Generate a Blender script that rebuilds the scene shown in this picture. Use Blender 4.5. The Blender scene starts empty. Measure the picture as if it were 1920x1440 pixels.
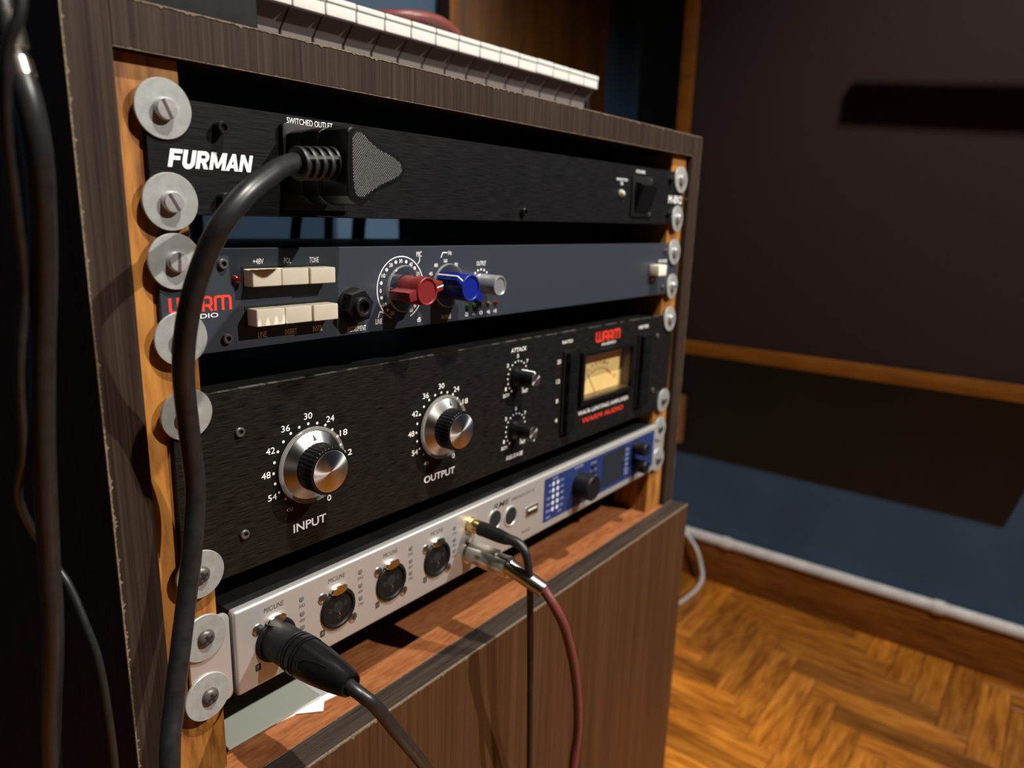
import bpy, bmesh, math, random
from mathutils import Vector, Matrix, Euler

random.seed(7)
SC = bpy.context.scene
COL = SC.collection
MM = 0.001

# ------------------------------------------------------------------ camera
cam_d = bpy.data.cameras.new('camera')
cam_d.sensor_fit = 'HORIZONTAL'
cam_d.sensor_width = 36.0
cam_d.lens = 1356.5 / 1920 * 36.0
cam_d.clip_start = 0.01
cam_d.dof.use_dof = True
cam_d.dof.focus_distance = 0.345
cam_d.dof.aperture_fstop = 7.6
cam = bpy.data.objects.new('camera', cam_d)
COL.objects.link(cam)
_r = Vector((0.6113986, -0.7907857, 0.0291501))
_u = Vector((0.1642646, 0.1628642, 0.9728784))
_f = Vector((0.7740858, 0.5900282, -0.2294731))
_m = Matrix((_r, _u, -_f)).transposed().to_4x4()
_m.translation = Vector((-142.2485, -285.5955, 7.8878)) * MM
cam.matrix_world = _m
SC.camera = cam

# ------------------------------------------------------------------ world, exposure
world = bpy.data.worlds.new('room_air')
SC.world = world
world.use_nodes = True
world.node_tree.nodes['Background'].inputs[0].default_value = (0.9, 0.95, 1.0, 1)
world.node_tree.nodes['Background'].inputs[1].default_value = 0.01
SC.view_settings.view_transform = 'Standard'
SC.view_settings.look = 'None'
SC.view_settings.gamma = 1.0
SC.view_settings.use_curve_mapping = False
SC.view_settings.exposure = 0.08
LAMP_COLOUR = (1.0, 0.945, 0.87)
LAMP_W = 160.0
FLOOR_Z = -711.0
CEIL_Z = 1700.0
LAMPS = [(948, -1395, 1200, 1.0, 50), (180, -770, 1510, 1.0, 84)]

# ------------------------------------------------------------------ materials
def new_mat(name):
    m = bpy.data.materials.new(name)
    m.use_nodes = True
    nt = m.node_tree
    return m, nt, nt.nodes['Principled BSDF']

def plain(name, col, rough=0.5, metal=0.0, noise=0.0, nscale=300.0, bump=0.0, spec=0.5, coat=0.0, stretch=(1, 1, 1), trans=0.0, emit=None):
    m, nt, b = new_mat(name)
    b.inputs['Roughness'].default_value = rough
    b.inputs['Metallic'].default_value = metal
    b.inputs['Specular IOR Level'].default_value = spec
    b.inputs['Coat Weight'].default_value = coat
    b.inputs['Coat Roughness'].default_value = 0.1
    b.inputs['Transmission Weight'].default_value = trans
    b.inputs['Base Color'].default_value = (*col, 1)
    if emit:
        b.inputs['Emission Color'].default_value = (*emit[0], 1)
        b.inputs['Emission Strength'].default_value = emit[1]
    if noise or bump:
        tc = nt.nodes.new('ShaderNodeTexCoord')
        mp = nt.nodes.new('ShaderNodeMapping')
        mp.inputs['Scale'].default_value = [nscale * s for s in stretch]
        nz = nt.nodes.new('ShaderNodeTexNoise')
        nz.inputs['Scale'].default_value = 1.0
        nz.inputs['Detail'].default_value = 4.0
        nt.links.new(tc.outputs['Object'], mp.inputs['Vector'])
        nt.links.new(mp.outputs['Vector'], nz.inputs['Vector'])
        if noise:
            r = nt.nodes.new('ShaderNodeValToRGB')
            r.color_ramp.elements[0].position = 0.3
            r.color_ramp.elements[1].position = 0.7
            r.color_ramp.elements[0].color = (*[c * (1 - noise) for c in col], 1)
            r.color_ramp.elements[1].color = (*[min(1, c * (1 + noise)) for c in col], 1)
            nt.links.new(nz.outputs['Fac'], r.inputs['Fac'])
            nt.links.new(r.outputs['Color'], b.inputs['Base Color'])
        if bump:
            bp = nt.nodes.new('ShaderNodeBump')
            bp.inputs['Strength'].default_value = bump
            bp.inputs['Distance'].default_value = 0.0003
            nt.links.new(nz.outputs['Fac'], bp.inputs['Height'])
            nt.links.new(bp.outputs['Normal'], b.inputs['Normal'])
    return m

def grain(name, dark, mid, light, scale=(1, 1, 1), fine=4.0, rough=0.5, bump=0.15, per_object=False, island=False, lightpos=0.78, spec=0.4, coat=0.0, vary=0.35):
    """wood-like streaks: noise stretched along one axis (small scale = along the grain)"""
    m, nt, b = new_mat(name)
    N = nt.nodes.new; L = nt.links.new
    tc = N('ShaderNodeTexCoord')
    mp = N('ShaderNodeMapping'); mp.inputs['Scale'].default_value = scale
    L(tc.outputs['Object'], mp.inputs['Vector'])
    vec = mp.outputs['Vector']
    rnd = None
    if per_object or island:
        if island:
            oi = N('ShaderNodeNewGeometry'); rnd = oi.outputs['Random Per Island']
        else:
            oi = N('ShaderNodeObjectInfo'); rnd = oi.outputs['Random']
        mu = N('ShaderNodeMath'); mu.operation = 'MULTIPLY'; mu.inputs[1].default_value = 57.0
        L(rnd, mu.inputs[0])
        ad = N('ShaderNodeVectorMath'); ad.operation = 'ADD'
        L(vec, ad.inputs[0]); L(mu.outputs[0], ad.inputs[1])
        vec = ad.outputs[0]
    n1 = N('ShaderNodeTexNoise'); n1.inputs['Scale'].default_value = 1.0; n1.inputs['Detail'].default_value = 6; n1.inputs['Roughness'].default_value = 0.65; n1.inputs['Distortion'].default_value = 0.6
    L(vec, n1.inputs['Vector'])
    n2 = N('ShaderNodeTexNoise'); n2.inputs['Scale'].default_value = fine; n2.inputs['Detail'].default_value = 3
    L(vec, n2.inputs['Vector'])
    mx = N('ShaderNodeMath'); mx.operation = 'MULTIPLY_ADD'; mx.inputs[1].default_value = 0.45
    L(n2.outputs['Fac'], mx.inputs[0])
    sc = N('ShaderNodeMath'); sc.operation = 'MULTIPLY'; sc.inputs[1].default_value = 0.55
    L(n1.outputs['Fac'], sc.inputs[0]); L(sc.outputs[0], mx.inputs[2])
    r = N('ShaderNodeValToRGB')
    e = r.color_ramp.elements
    e[0].position = 0.36; e[0].color = (*dark, 1)
    e[1].position = lightpos; e[1].color = (*light, 1)
    k = e.new(0.52); k.color = (*mid, 1)
    L(mx.outputs[0], r.inputs['Fac'])
    out = r.outputs['Color']
    if rnd is not None:
        hs = N('ShaderNodeHueSaturation')
        mr = N('ShaderNodeMapRange'); mr.inputs['To Min'].default_value = 1 - vary; mr.inputs['To Max'].default_value = 1 + vary
        L(rnd, mr.inputs['Value']); L(mr.outputs[0], hs.inputs['Value']); L(out, hs.inputs['Color'])
        out = hs.outputs['Color']
    L(out, b.inputs['Base Color'])
    b.inputs['Roughness'].default_value = rough
    b.inputs['Specular IOR Level'].default_value = spec
    b.inputs['Coat Weight'].default_value = coat
    b.inputs['Coat Roughness'].default_value = 0.25
    bp = N('ShaderNodeBump'); bp.inputs['Strength'].default_value = bump; bp.inputs['Distance'].default_value = 0.0003
    L(mx.outputs[0], bp.inputs['Height']); L(bp.outputs['Normal'], b.inputs['Normal'])
    return m

def brushed(name, lo, hi, metal=0.7, rough=0.42, scale=(25, 1, 4000), bump=0.2, aniso=0.6):
    m, nt, b = new_mat(name)
    N = nt.nodes.new; L = nt.links.new
    tc = N('ShaderNodeTexCoord'); mp = N('ShaderNodeMapping'); mp.inputs['Scale'].default_value = scale
    nz = N('ShaderNodeTexNoise'); nz.inputs['Scale'].default_value = 1.0; nz.inputs['Detail'].default_value = 5
    L(tc.outputs['Object'], mp.inputs['Vector']); L(mp.outputs['Vector'], nz.inputs['Vector'])
    r = N('ShaderNodeValToRGB')
    r.color_ramp.elements[0].position = 0.35; r.color_ramp.elements[0].color = (*lo, 1)
    r.color_ramp.elements[1].position = 0.72; r.color_ramp.elements[1].color = (*hi, 1)
    L(nz.outputs['Fac'], r.inputs['Fac']); L(r.outputs['Color'], b.inputs['Base Color'])
    b.inputs['Metallic'].default_value = metal; b.inputs['Roughness'].default_value = rough; b.inputs['Specular IOR Level'].default_value = 0.18
    bp = N('ShaderNodeBump'); bp.inputs['Strength'].default_value = bump; bp.inputs['Distance'].default_value = 0.00005
    L(nz.outputs['Fac'], bp.inputs['Height']); L(bp.outputs['Normal'], b.inputs['Normal'])
    return m

def spun(name, col=(0.8, 0.8, 0.8), rough=0.28):
    """turned metal disc: anisotropic around the local Y axis"""
    m, nt, b = new_mat(name)
    N = nt.nodes.new; L = nt.links.new
    b.inputs['Base Color'].default_value = (*col, 1)
    b.inputs['Metallic'].default_value = 1.0
    b.inputs['Roughness'].default_value = rough
    b.inputs['Anisotropic'].default_value = 0.93
    tg = N('ShaderNodeTangent'); tg.direction_type = 'RADIAL'; tg.axis = 'Y'
    L(tg.outputs[0], b.inputs['Tangent'])
    return m

def thin_clear(name, tint=(.95, .95, .94), rough=0.05, ior=1.5, milk=0.0):
    m, nt, b = new_mat(name)
    N = nt.nodes.new; L = nt.links.new
    out = [n for n in nt.nodes if n.type == 'OUTPUT_MATERIAL'][0]
    tr = N('ShaderNodeBsdfTransparent'); tr.inputs[0].default_value = (*tint, 1)
    gl = N('ShaderNodeBsdfGlossy'); gl.inputs['Roughness'].default_value = rough
    fr = N('ShaderNodeFresnel'); fr.inputs[0].default_value = ior
    mx = N('ShaderNodeMixShader')
    ge = N('ShaderNodeNewGeometry')
    sb = N('ShaderNodeMath'); sb.operation = 'SUBTRACT'; sb.inputs[0].default_value = 1.0; L(ge.outputs['Backfacing'], sb.inputs[1])
    ml = N('ShaderNodeMath'); ml.operation = 'MULTIPLY'; L(fr.outputs[0], ml.inputs[0]); L(sb.outputs[0], ml.inputs[1])
    L(ml.outputs[0], mx.inputs[0]); df = N('ShaderNodeBsdfDiffuse'); df.inputs[0].default_value = (.8, .78, .74, 1)
    m2 = N('ShaderNodeMixShader'); m2.inputs[0].default_value = milk; L(tr.outputs[0], m2.inputs[1]); L(df.outputs[0], m2.inputs[2])
    L(m2.outputs[0], mx.inputs[1]); L(gl.outputs[0], mx.inputs[2]); L(mx.outputs[0], out.inputs['Surface'])
    nt.nodes.remove(b)
    return m

M = {}
M['zinc'] = plain('zinc_plate', (0.37, 0.38, 0.365), 0.42, 0.35, noise=0.12, nscale=260, bump=0.25)
M['zinc_screw'] = plain('zinc_screw', (0.50, 0.50, 0.49), 0.34, 0.6, noise=0.1, nscale=600)
M['dark_screw'] = plain('dark_steel', (0.10, 0.088, 0.08), 0.4, 0.4)
M['black_screw'] = plain('black_oxide', (0.02, 0.02, 0.02), 0.32, 0.6)
M['nickel'] = plain('nickel', (0.72, 0.68, 0.62), 0.18, 1.0)
M['bright_screw'] = plain('bright_screw', (0.50, 0.48, 0.46), 0.28, 1.0)
M['rail'] = grain('rail_wood', (0.13, 0.042, 0.008), (0.37, 0.15, 0.028), (0.50, 0.23, 0.05), scale=(70, 60, 11), fine=5, rough=0.5, bump=0.3, lightpos=0.72)
M['laminate'] = grain('dark_laminate', (0.017, 0.0102, 0.0072), (0.034, 0.0215, 0.0152), (0.084, 0.058, 0.042), scale=(420, 260, 5), fine=2.2, rough=0.55, bump=0.35, lightpos=0.86, spec=0.12)
M['door'] = grain('door_laminate', (0.040, 0.0165, 0.0075), (0.072, 0.031, 0.0135), (0.12, 0.060, 0.028), scale=(110, 60, 1.6), fine=5, rough=0.45, bump=0.08, lightpos=0.82, spec=0.2)
M['laminate_flat'] = grain('dark_laminate_top', (0.020, 0.014, 0.011), (0.040, 0.029, 0.023), (0.085, 0.066, 0.052), scale=(8, 420, 420), fine=2.2, rough=0.42, bump=0.3, lightpos=0.86)
M['chip'] = plain('chipped_board_edge', (0.15, 0.107, 0.068), 0.85, 0, noise=0.45, nscale=900, bump=0.8)
M['shelf'] = grain('shelf_veneer', (0.17, 0.052, 0.018), (0.28, 0.10, 0.034), (0.38, 0.15, 0.06), scale=(14, 70, 30), fine=7, rough=0.45, bump=0.15, lightpos=0.75)
M['black_brushed'] = brushed('black_brushed_panel', (0.004, 0.004, 0.0045), (0.026, 0.026, 0.0275), 0.4, 0.40, (70, 1, 4200), bump=0.3)
M['black_brushed_warm'] = brushed('black_brushed_warm_panel', (0.003, 0.0026, 0.0024), (0.026, 0.022, 0.019), 0.2, 0.40, (110, 1, 2700), bump=0.4)
M['navy'] = plain('slate_blue_paint', (0.030, 0.036, 0.049), 0.38, 0.0, noise=0.06, nscale=2500, bump=0.05)
M['chassis'] = plain('black_chassis', (0.012, 0.012, 0.012), 0.5, 0.2, noise=0.4, nscale=60, bump=0.1)
M['alu'] = plain('silver_anodised', (0.62, 0.60, 0.58), 0.38, 0.62, noise=0.05, nscale=3500, bump=0.06)
M['blue'] = plain('royal_blue_panel', (0.014, 0.029, 0.125), 0.42, 0.0)
M['white_ink'] = plain('white_ink', (0.88, 0.88, 0.87), 0.55)
M['dim_ink'] = plain('grey_white_ink', (0.50, 0.48, 0.45), 0.6)
M['red_ink'] = plain('red_ink', (0.78, 0.045, 0.02), 0.5)
M['black_ink'] = plain('black_ink', (0.03, 0.025, 0.025), 0.6)
M['ivory'] = plain('ivory_plastic', (0.86, 0.80, 0.64), 0.42, noise=0.05, nscale=120)
M['red_plastic'] = plain('maroon_plastic', (0.17, 0.015, 0.015), 0.36)
M['blue_plastic'] = plain('blue_plastic', (0.004, 0.014, 0.21), 0.33)
M['grey_plastic'] = plain('silver_grey_plastic', (0.36, 0.38, 0.40), 0.28, 0.55)
M['black_plastic'] = plain('black_plastic', (0.006, 0.006, 0.0065), 0.28, noise=0.2, nscale=500, bump=0.05, spec=0.25)
M['matt_black'] = plain('matt_black', (0.006, 0.006, 0.0065), 0.5, spec=0.3)
M['rubber'] = plain('black_rubber', (0.014, 0.014, 0.0145), 0.45, noise=0.25, nscale=180, bump=0.12)
M['cable'] = plain('black_cable_jacket', (0.014, 0.014, 0.0145), 0.36, noise=0.3, nscale=240, bump=0.1)
M['burgundy'] = plain('burgundy_cable_jacket', (0.15, 0.035, 0.032), 0.42, noise=0.12, nscale=150)
M['hole'] = plain('dark_recess', (0.004, 0.004, 0.004), 0.8)
M['clear'] = thin_clear('clear_acrylic', (.985, .985, .98))
M['spun'] = spun('spun_aluminium', (0.80, 0.79, 0.78), 0.3)
M['spun2'] = spun('spun_aluminium_fine', (0.40, 0.39, 0.38), 0.2)
M['gold'] = plain('gold_plate', (0.86, 0.62, 0.24), 0.24, 1.0)
M['steel'] = plain('satin_nickel_shell', (0.60, 0.57, 0.50), 0.25, 1.0)
M['led_red'] = plain('red_led', (0.10, 0.005, 0.006), 0.2, coat=0.5)
M['led_green'] = plain('green_led', (0.02, 0.06, 0.012), 0.2, coat=0.5)
M['led_yellow'] = plain('yellow_led', (0.09, 0.08, 0.006), 0.2, coat=0.5)
M['led_clear'] = plain('clear_led', (0.55, 0.55, 0.52), 0.15, 0.3, coat=0.5)
M['led_grey'] = plain('grey_led', (0.13, 0.135, 0.14), 0.35)
M['vu'] = plain('meter_paper', (0.90, 0.64, 0.25), 0.6, noise=0.05, nscale=60)
M['vu_ink'] = plain('meter_ink', (0.16, 0.09, 0.03), 0.6)
M['clear_edge'] = thin_clear('clear_acrylic_edge', (.95, .95, .94), 0.15, 1.6, milk=0.16)
M['glass'] = thin_clear('meter_glass', (.97, .97, .96), 0.03)
M['screen'] = plain('dark_display', (0.022, 0.026, 0.032), 0.12)
M['white_key'] = plain('white_key_plastic', (0.62, 0.61, 0.57), 0.3)
M['key_stem'] = plain('key_underside', (0.22, 0.185, 0.165), 0.6)
M['case_grey'] = plain('charcoal_case', (0.014, 0.0145, 0.0145), 0.7, noise=0.1, nscale=200, spec=0.12)
M['card'] = plain('grey_green_card', (0.46, 0.48, 0.41), 0.7)
M['paper'] = plain('white_paper', (0.80, 0.79, 0.80), 0.75)
M['wall_blue'] = plain('blue_wall_paint', (0.028, 0.064, 0.115), 0.6, noise=0.12, nscale=9, bump=0.1)
M['wall_beige'] = plain('beige_wall_paint', (0.30, 0.27, 0.235), 0.7)
M['ceiling'] = plain('ceiling_paint', (0.55, 0.53, 0.50), 0.8)
M['base'] = grain('baseboard_wood', (0.09, 0.026, 0.005), (0.19, 0.064, 0.011), (0.33, 0.13, 0.026), scale=(40, 6, 60), fine=3, rough=0.32, bump=0.15)
M['trim'] = grain('panel_trim_wood', (0.11, 0.035, 0.003), (0.17, 0.056, 0.0045), (0.24, 0.085, 0.009), scale=(30, 5, 30), fine=3, rough=0.45, bump=0.1)
M['fabric'] = plain('dark_brown_fabric', (0.024, 0.015, 0.0140), 0.9, noise=0.2, nscale=900, bump=0.4, spec=0.15)
M['wood_dark'] = grain('amber_wood', (0.045, 0.016, 0.0025), (0.085, 0.033, 0.005), (0.13, 0.055, 0.008), scale=(18, 18, 1.5), fine=3, rough=0.4, bump=0.1)
M['conduit'] = plain('grey_white_conduit', (0.55, 0.53, 0.52), 0.5, noise=0.12, nscale=60)
M['pink_plate'] = plain('socket_plate_plastic', (0.88, 0.70, 0.62), 0.4)
M['parquet'] = grain('parquet_block', (0.13, 0.034, 0.004), (0.37, 0.125, 0.013), (0.62, 0.26, 0.042), scale=(6, 55, 30), fine=4, rough=0.36, bump=0.2, per_object=True, lightpos=0.74, coat=0.15, vary=0.42)
M['parquet_stuff'] = grain('parquet_block_rest', (0.13, 0.034, 0.004), (0.37, 0.125, 0.013), (0.62, 0.26, 0.042), scale=(16, 16, 30), fine=4, rough=0.36, bump=0.2, island=True, lightpos=0.74, coat=0.15, vary=0.42)
M['grout'] = plain('parquet_bed', (0.03, 0.013, 0.005), 0.8)
M['lamp_shell'] = plain('lamp_shell', (0.6, 0.6, 0.6), 0.4, 0.3)
M['lamp_glow'] = plain('lamp_glow', (1, 1, 1), 0.4, emit=((1.0, 0.9, 0.75), 12.0))
M['grip_dot'] = plain('grip_dot_grey', (0.42, 0.42, 0.42), 0.35)

# ------------------------------------------------------------------ mesh builder (mm)
class MB:
    def __init__(s):
        s.v = []; s.f = []
    def add(s, vs, fs):
        o = len(s.v)
        s.v += [Vector(p) for p in vs]
        s.f += [[i + o for i in f] for f in fs]
        return s
    def bm(s, bm):
        bm.verts.index_update()
        return s.add([v.co.copy() for v in bm.verts], [[v.index for v in f.verts] for f in bm.faces])
    def box(s, x0, x1, y0, y1, z0, z1, bev=0.0, seg=2):
        vs = [(x, y, z) for x in (x0, x1) for y in (y0, y1) for z in (z0, z1)]
        fs = [(0, 1, 3, 2), (4, 6, 7, 5), (0, 4, 5, 1), (2, 3, 7, 6), (0, 2, 6, 4), (1, 5, 7, 3)]
        if bev <= 0:
            return s.add(vs, fs)
        b = bmesh.new()
        bv = [b.verts.new(v) for v in vs]
        for f in fs: b.faces.new([bv[i] for i in f])
        bmesh.ops.recalc_face_normals(b, faces=b.faces)
        bmesh.ops.bevel(b, geom=list(b.edges), offset=bev, segments=seg, profile=0.6, affect='EDGES')
        s.bm(b); b.free()
        return s
    def prism(s, poly, y0, y1, bev=0.0, seg=2):
        """polygon in x,z; extruded y0..y1"""
        n = len(poly)
        b = bmesh.new()
        a = [b.verts.new((p[0], y0, p[1])) for p in poly]
        c = [b.verts.new((p[0], y1, p[1])) for p in poly]
        f0 = b.faces.new(a); f1 = b.faces.new(list(reversed(c)))
        for i in range(n):
            b.faces.new((a[i], c[i], c[(i + 1) % n], a[(i + 1) % n]))
        bmesh.ops.recalc_face_normals(b, faces=b.faces)
        if bev > 0:
            es = list({e for f in (f0, f1) for e in f.edges})
            bmesh.ops.bevel(b, geom=es, offset=bev, segments=seg, profile=0.6, affect='EDGES')
        bmesh.ops.triangulate(b, faces=[f for f in b.faces if len(f.verts) > 4])
        s.bm(b); b.free()
        return s
    def lathe(s, prof, origin=(0, 0, 0), axis=(0, -1, 0), seg=32, wob=None, caps=True):
        """prof = [(radius, distance along axis)]"""
        ax = Vector(axis).normalized()
        h = Vector((0, 0, 1)) if abs(ax.z) < 0.9 else Vector((1, 0, 0))
        e1 = ax.cross(h).normalized(); e2 = ax.cross(e1).normalized()
        o = Vector(origin); vs = []; fs = []
        n = len(prof)
        for (r, d) in prof:
            for k in range(seg):
                a = 2 * math.pi * k / seg
                rr = r * (wob(a, d) if wob else 1)
                vs.append(o + ax * d + (e1 * math.cos(a) + e2 * math.sin(a)) * max(rr, 1e-4))
        for i in range(n - 1):
            for k in range(seg):
                k2 = (k + 1) % seg
                fs.append((i * seg + k, i * seg + k2, (i + 1) * seg + k2, (i + 1) * seg + k))
        if caps:
            fs.append(list(range(seg - 1, -1, -1)))
            fs.append([(n - 1) * seg + k for k in range(seg)])
        return s.add(vs, fs)
    def tube(s, pts, r, seg=14, sub=6, ends=True):
        P = [Vector(p) for p in pts]
        R = r if isinstance(r, (list, tuple)) else [r] * len(P)
        Q = []; QR = []
        n = len(P)
        for i in range(n - 1):
            p0 = P[max(i - 1, 0)]; p1 = P[i]; p2 = P[i + 1]; p3 = P[min(i + 2, n - 1)]
            for k in range(sub):
                t = k / sub
                Q.append(0.5 * ((2 * p1) + (p2 - p0) * t + (2 * p0 - 5 * p1 + 4 * p2 - p3) * t * t + (3 * p1 - p0 - 3 * p2 + p3) * t ** 3))
                QR.append(R[i] * (1 - t) + R[i + 1] * t)
        Q.append(P[-1]); QR.append(R[-1])
        vs = []; fs = []
        t0 = (Q[1] - Q[0]).normalized()
        e1 = t0.cross(Vector((0.3, 0.9, 0.2))).normalized()
        for i, q in enumerate(Q):
            t = (Q[min(i + 1, len(Q) - 1)] - Q[max(i - 1, 0)]).normalized()
            e1 = (e1 - t * e1.dot(t)).normalized()
            e2 = t.cross(e1)
            for k in range(seg):
                a = 2 * math.pi * k / seg
                vs.append(q + (e1 * math.cos(a) + e2 * math.sin(a)) * QR[i])
        for i in range(len(Q) - 1):
            for k in range(seg):
                k2 = (k + 1) % seg
                fs.append((i * seg + k, i * seg + k2, (i + 1) * seg + k2, (i + 1) * seg + k))
        if ends:
            fs.append(list(range(seg - 1, -1, -1)))
            fs.append([(len(Q) - 1) * seg + k for k in range(seg)])
        return s.add(vs, fs)
    # ---- flat print on a face (x,z plane) at depth y, facing -y
    def disc(s, x, z, r, y=-0.06, seg=16):
        return s.add([(x + r * math.cos(2 * math.pi * k / seg), y, z + r * math.sin(2 * math.pi * k / seg)) for k in range(seg)], [list(range(seg))])
    def rect(s, x0, x1, z0, z1, y=-0.06):
        return s.add([(x0, y, z0), (x1, y, z0), (x1, y, z1), (x0, y, z1)], [(0, 1, 2, 3)])
    def ribbon(s, pts, w, y=-0.06, closed=False):
        P = []
        for p in pts:
            q = Vector((p[0], 0, p[1]))
            if not P or (q - P[-1]).length > 1e-5: P.append(q)
        n = len(P); vs = []; fs = []
        for i in range(n):
            a = P[(i - 1) % n] if (closed or i > 0) else P[i]
            b = P[(i + 1) % n] if (closed or i < n - 1) else P[i]
            d = (b - a).normalized()
            nn = Vector((-d.z, 0, d.x))
            if 0 < i < n - 1 or closed:
                d1 = (P[i] - P[(i - 1) % n]).normalized(); n1 = Vector((-d1.z, 0, d1.x))
                sc = 1 / max(0.5, nn.dot(n1))
            else: sc = 1
            for sg in (1, -1):
                q = P[i] + nn * (w / 2 * sc * sg); vs.append((q.x, y, q.z))
        m = n if closed else n - 1
        for i in range(m):
            j = (i + 1) % n
            fs.append((2 * i, 2 * i + 1, 2 * j + 1, 2 * j))
        return s.add(vs, fs)
    def text(s, body, x0, x1, z0, z1, y=-0.06, bold=0.0, shear=0.0, keep=False, slope=0.0):
        cu = bpy.data.curves.new('txt', 'FONT')
        cu.body = body; cu.offset = bold; cu.shear = shear; cu.resolution_u = 4
        ob = bpy.data.objects.new('txt', cu)
        me = bpy.data.meshes.new_from_object(ob)
        vs = [v.co.copy() for v in me.vertices]
        fs = [list(p.vertices) for p in me.polygons]
        bpy.data.objects.remove(ob); bpy.data.curves.remove(cu); bpy.data.meshes.remove(me)
        ax0 = min(v.x for v in vs); ax1 = max(v.x for v in vs); ay0 = min(v.y for v in vs); ay1 = max(v.y for v in vs)
        kx = (x1 - x0) / (ax1 - ax0); kz = (z1 - z0) / (ay1 - ay0)
        if keep: kx = min(kx, kz)
        off = ((x1 - x0) - kx * (ax1 - ax0)) / 2
        return s.add([(x0 + off + (v.x - ax0) * kx, y, z0 + (v.y - ay0) * kz + slope * (v.x - ax0) * kx) for v in vs], fs)
    def xform(s, fn):
        s.v = [Vector(fn(v)) for v in s.v]; return s
    def mesh(s, name, mat, smooth=35):
        me = bpy.data.meshes.new(name)
        me.from_pydata([(v.x * MM, v.y * MM, v.z * MM) for v in s.v], [], s.f)
        b = bmesh.new(); b.from_mesh(me)
        bmesh.ops.recalc_face_normals(b, faces=b.faces); b.to_mesh(me); b.free()
        me.materials.append(mat if not isinstance(mat, str) else M[mat])
        if smooth:
            me.shade_smooth(); me.set_sharp_from_angle(angle=math.radians(smooth))
        return me
    def build(s, name, mat, parent=None, smooth=35, loc=None, label=None):
        o = bpy.data.objects.new(name, s.mesh(name, mat, smooth))
        COL.objects.link(o)
        if loc: o.location = Vector(loc) * MM
        if parent: o.parent = parent
        if label: o['label'] = label
        return o

def tag(o, label, cat, group=None):
    o['label'] = label; o['category'] = cat
    if group: o['group'] = group
    return o
def thing(name, label, cat, loc=(0, 0, 0), rot=(0, 0, 0), group=None):
    o = bpy.data.objects.new(name, None); COL.objects.link(o)
    o.empty_display_size = 0.02
    o.location = Vector(loc) * MM; o.rotation_euler = rot
    return tag(o, label, cat, group)
def struct(o):
    o['kind'] = 'structure'; return o
def copy_part(o, parent, loc=None):
    c = o.copy(); COL.objects.link(c); c.parent = parent
    if loc: c.location = Vector(loc) * MM
    return c
def circ(x, z, r, a0, a1, n=24):
    return [(x + r * math.cos(math.radians(a0 + (a1 - a0) * k / n)), z + r * math.sin(math.radians(a0 + (a1 - a0) * k / n))) for k in range(n + 1)]
def rrect(x0, x1, z0, z1, r, n=4):
    out = []
    for cx, cz, a in ((x1 - r, z1 - r, 0), (x0 + r, z1 - r, 90), (x0 + r, z0 + r, 180), (x1 - r, z0 + r, 270)):
        out += [(cx + r * math.cos(math.radians(a + 90 * k / n)), cz + r * math.sin(math.radians(a + 90 * k / n))) for k in range(n + 1)]
    return out

# ================================================================== ROOM
XW, YB, XL, YF = 1200.0, 473.0, -2300.0, -2600.0
struct(MB().box(XW, XW + 60, YF - 60, YB + 60, FLOOR_Z, CEIL_Z).build('wall_right', 'wall_blue'))
struct(MB().box(XL - 60, XW, YB, YB + 60, FLOOR_Z, CEIL_Z).build('wall_back', 'wall_blue'))
struct(MB().box(XL - 60, XL, YF - 60, YB, FLOOR_Z, CEIL_Z).build('wall_left', 'wall_beige'))
struct(MB().box(XL, XW, YF - 60, YF, FLOOR_Z, CEIL_Z).build('wall_front', 'wall_beige'))
struct(MB().box(XL - 60, XW + 60, YF - 60, YB + 60, CEIL_Z, CEIL_Z + 60).build('ceiling', 'ceiling'))
floor = struct(MB().box(XL - 60, XW + 60, YF - 60, YB + 60, FLOOR_Z - 60, FLOOR_Z - 1.5).build('floor', 'grout'))
# herringbone parquet: blocks parallel and square to the wall
BL, BW, GAP = 210.0, 42.0, 0.5
bh = MB().box(-BL / 2 + GAP, BL / 2 - GAP, -BW / 2 + GAP, BW / 2 - GAP, -9, 0, 0.5, 1).mesh('parquet_block', 'parquet', 30)
rest = MB()
for mi in range(-14, 12):
    for k in range(-90, 30):
        for kind in (0, 1):
            if kind == 0: cx = k * BW + 2 * BL * mi + BL / 2; cy = k * BW + BW / 2
            else: cx = k * BW + BL + 2 * BL * mi + BW / 2; cy = k * BW + BW - BL / 2
            cx += 1195 - 8 * BW; cy += 20
            hx, hy = (BL / 2, BW / 2) if kind == 0 else (BW / 2, BL / 2)
            x0, x1, y0, y1 = max(cx - hx, XL), min(cx + hx, XW - 12), max(cy - hy, YF), min(cy + hy, YB)
            if x1 - x0 < 4 or y1 - y0 < 4: continue
            full = (x1 - x0 > 2 * hx - 0.1) and (y1 - y0 > 2 * hy - 0.1)
            dz = random.uniform(-0.25, 0.25)
            if 430 < cx and -520 < cy:
                if full:
                    o = bpy.data.objects.new('parquet_block', bh); COL.objects.link(o)
                    o.location = (cx * MM, cy * MM, (FLOOR_Z + dz) * MM)
                    o.rotation_euler = (random.uniform(-.002, .002), random.uniform(-.001, .001), kind * math.pi / 2)
                else:
                    b = MB()
                    ux, uy = (x1 - x0) / 2, (y1 - y0) / 2
                    if kind: ux, uy = uy, ux
                    b.box(-ux + GAP, ux - GAP, -uy + GAP, uy - GAP, -9, 0, 0.5, 1)
                    o = b.build('parquet_block', 'parquet', smooth=30, loc=((x0 + x1) / 2, (y0 + y1) / 2, FLOOR_Z + dz))
                    o.rotation_euler = (0, 0, kind * math.pi / 2)
                o.parent = floor
            else:
                rest.box(x0 + GAP, x1 - GAP, y0 + GAP, y1 - GAP, FLOOR_Z - 1.4, FLOOR_Z + dz)
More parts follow.
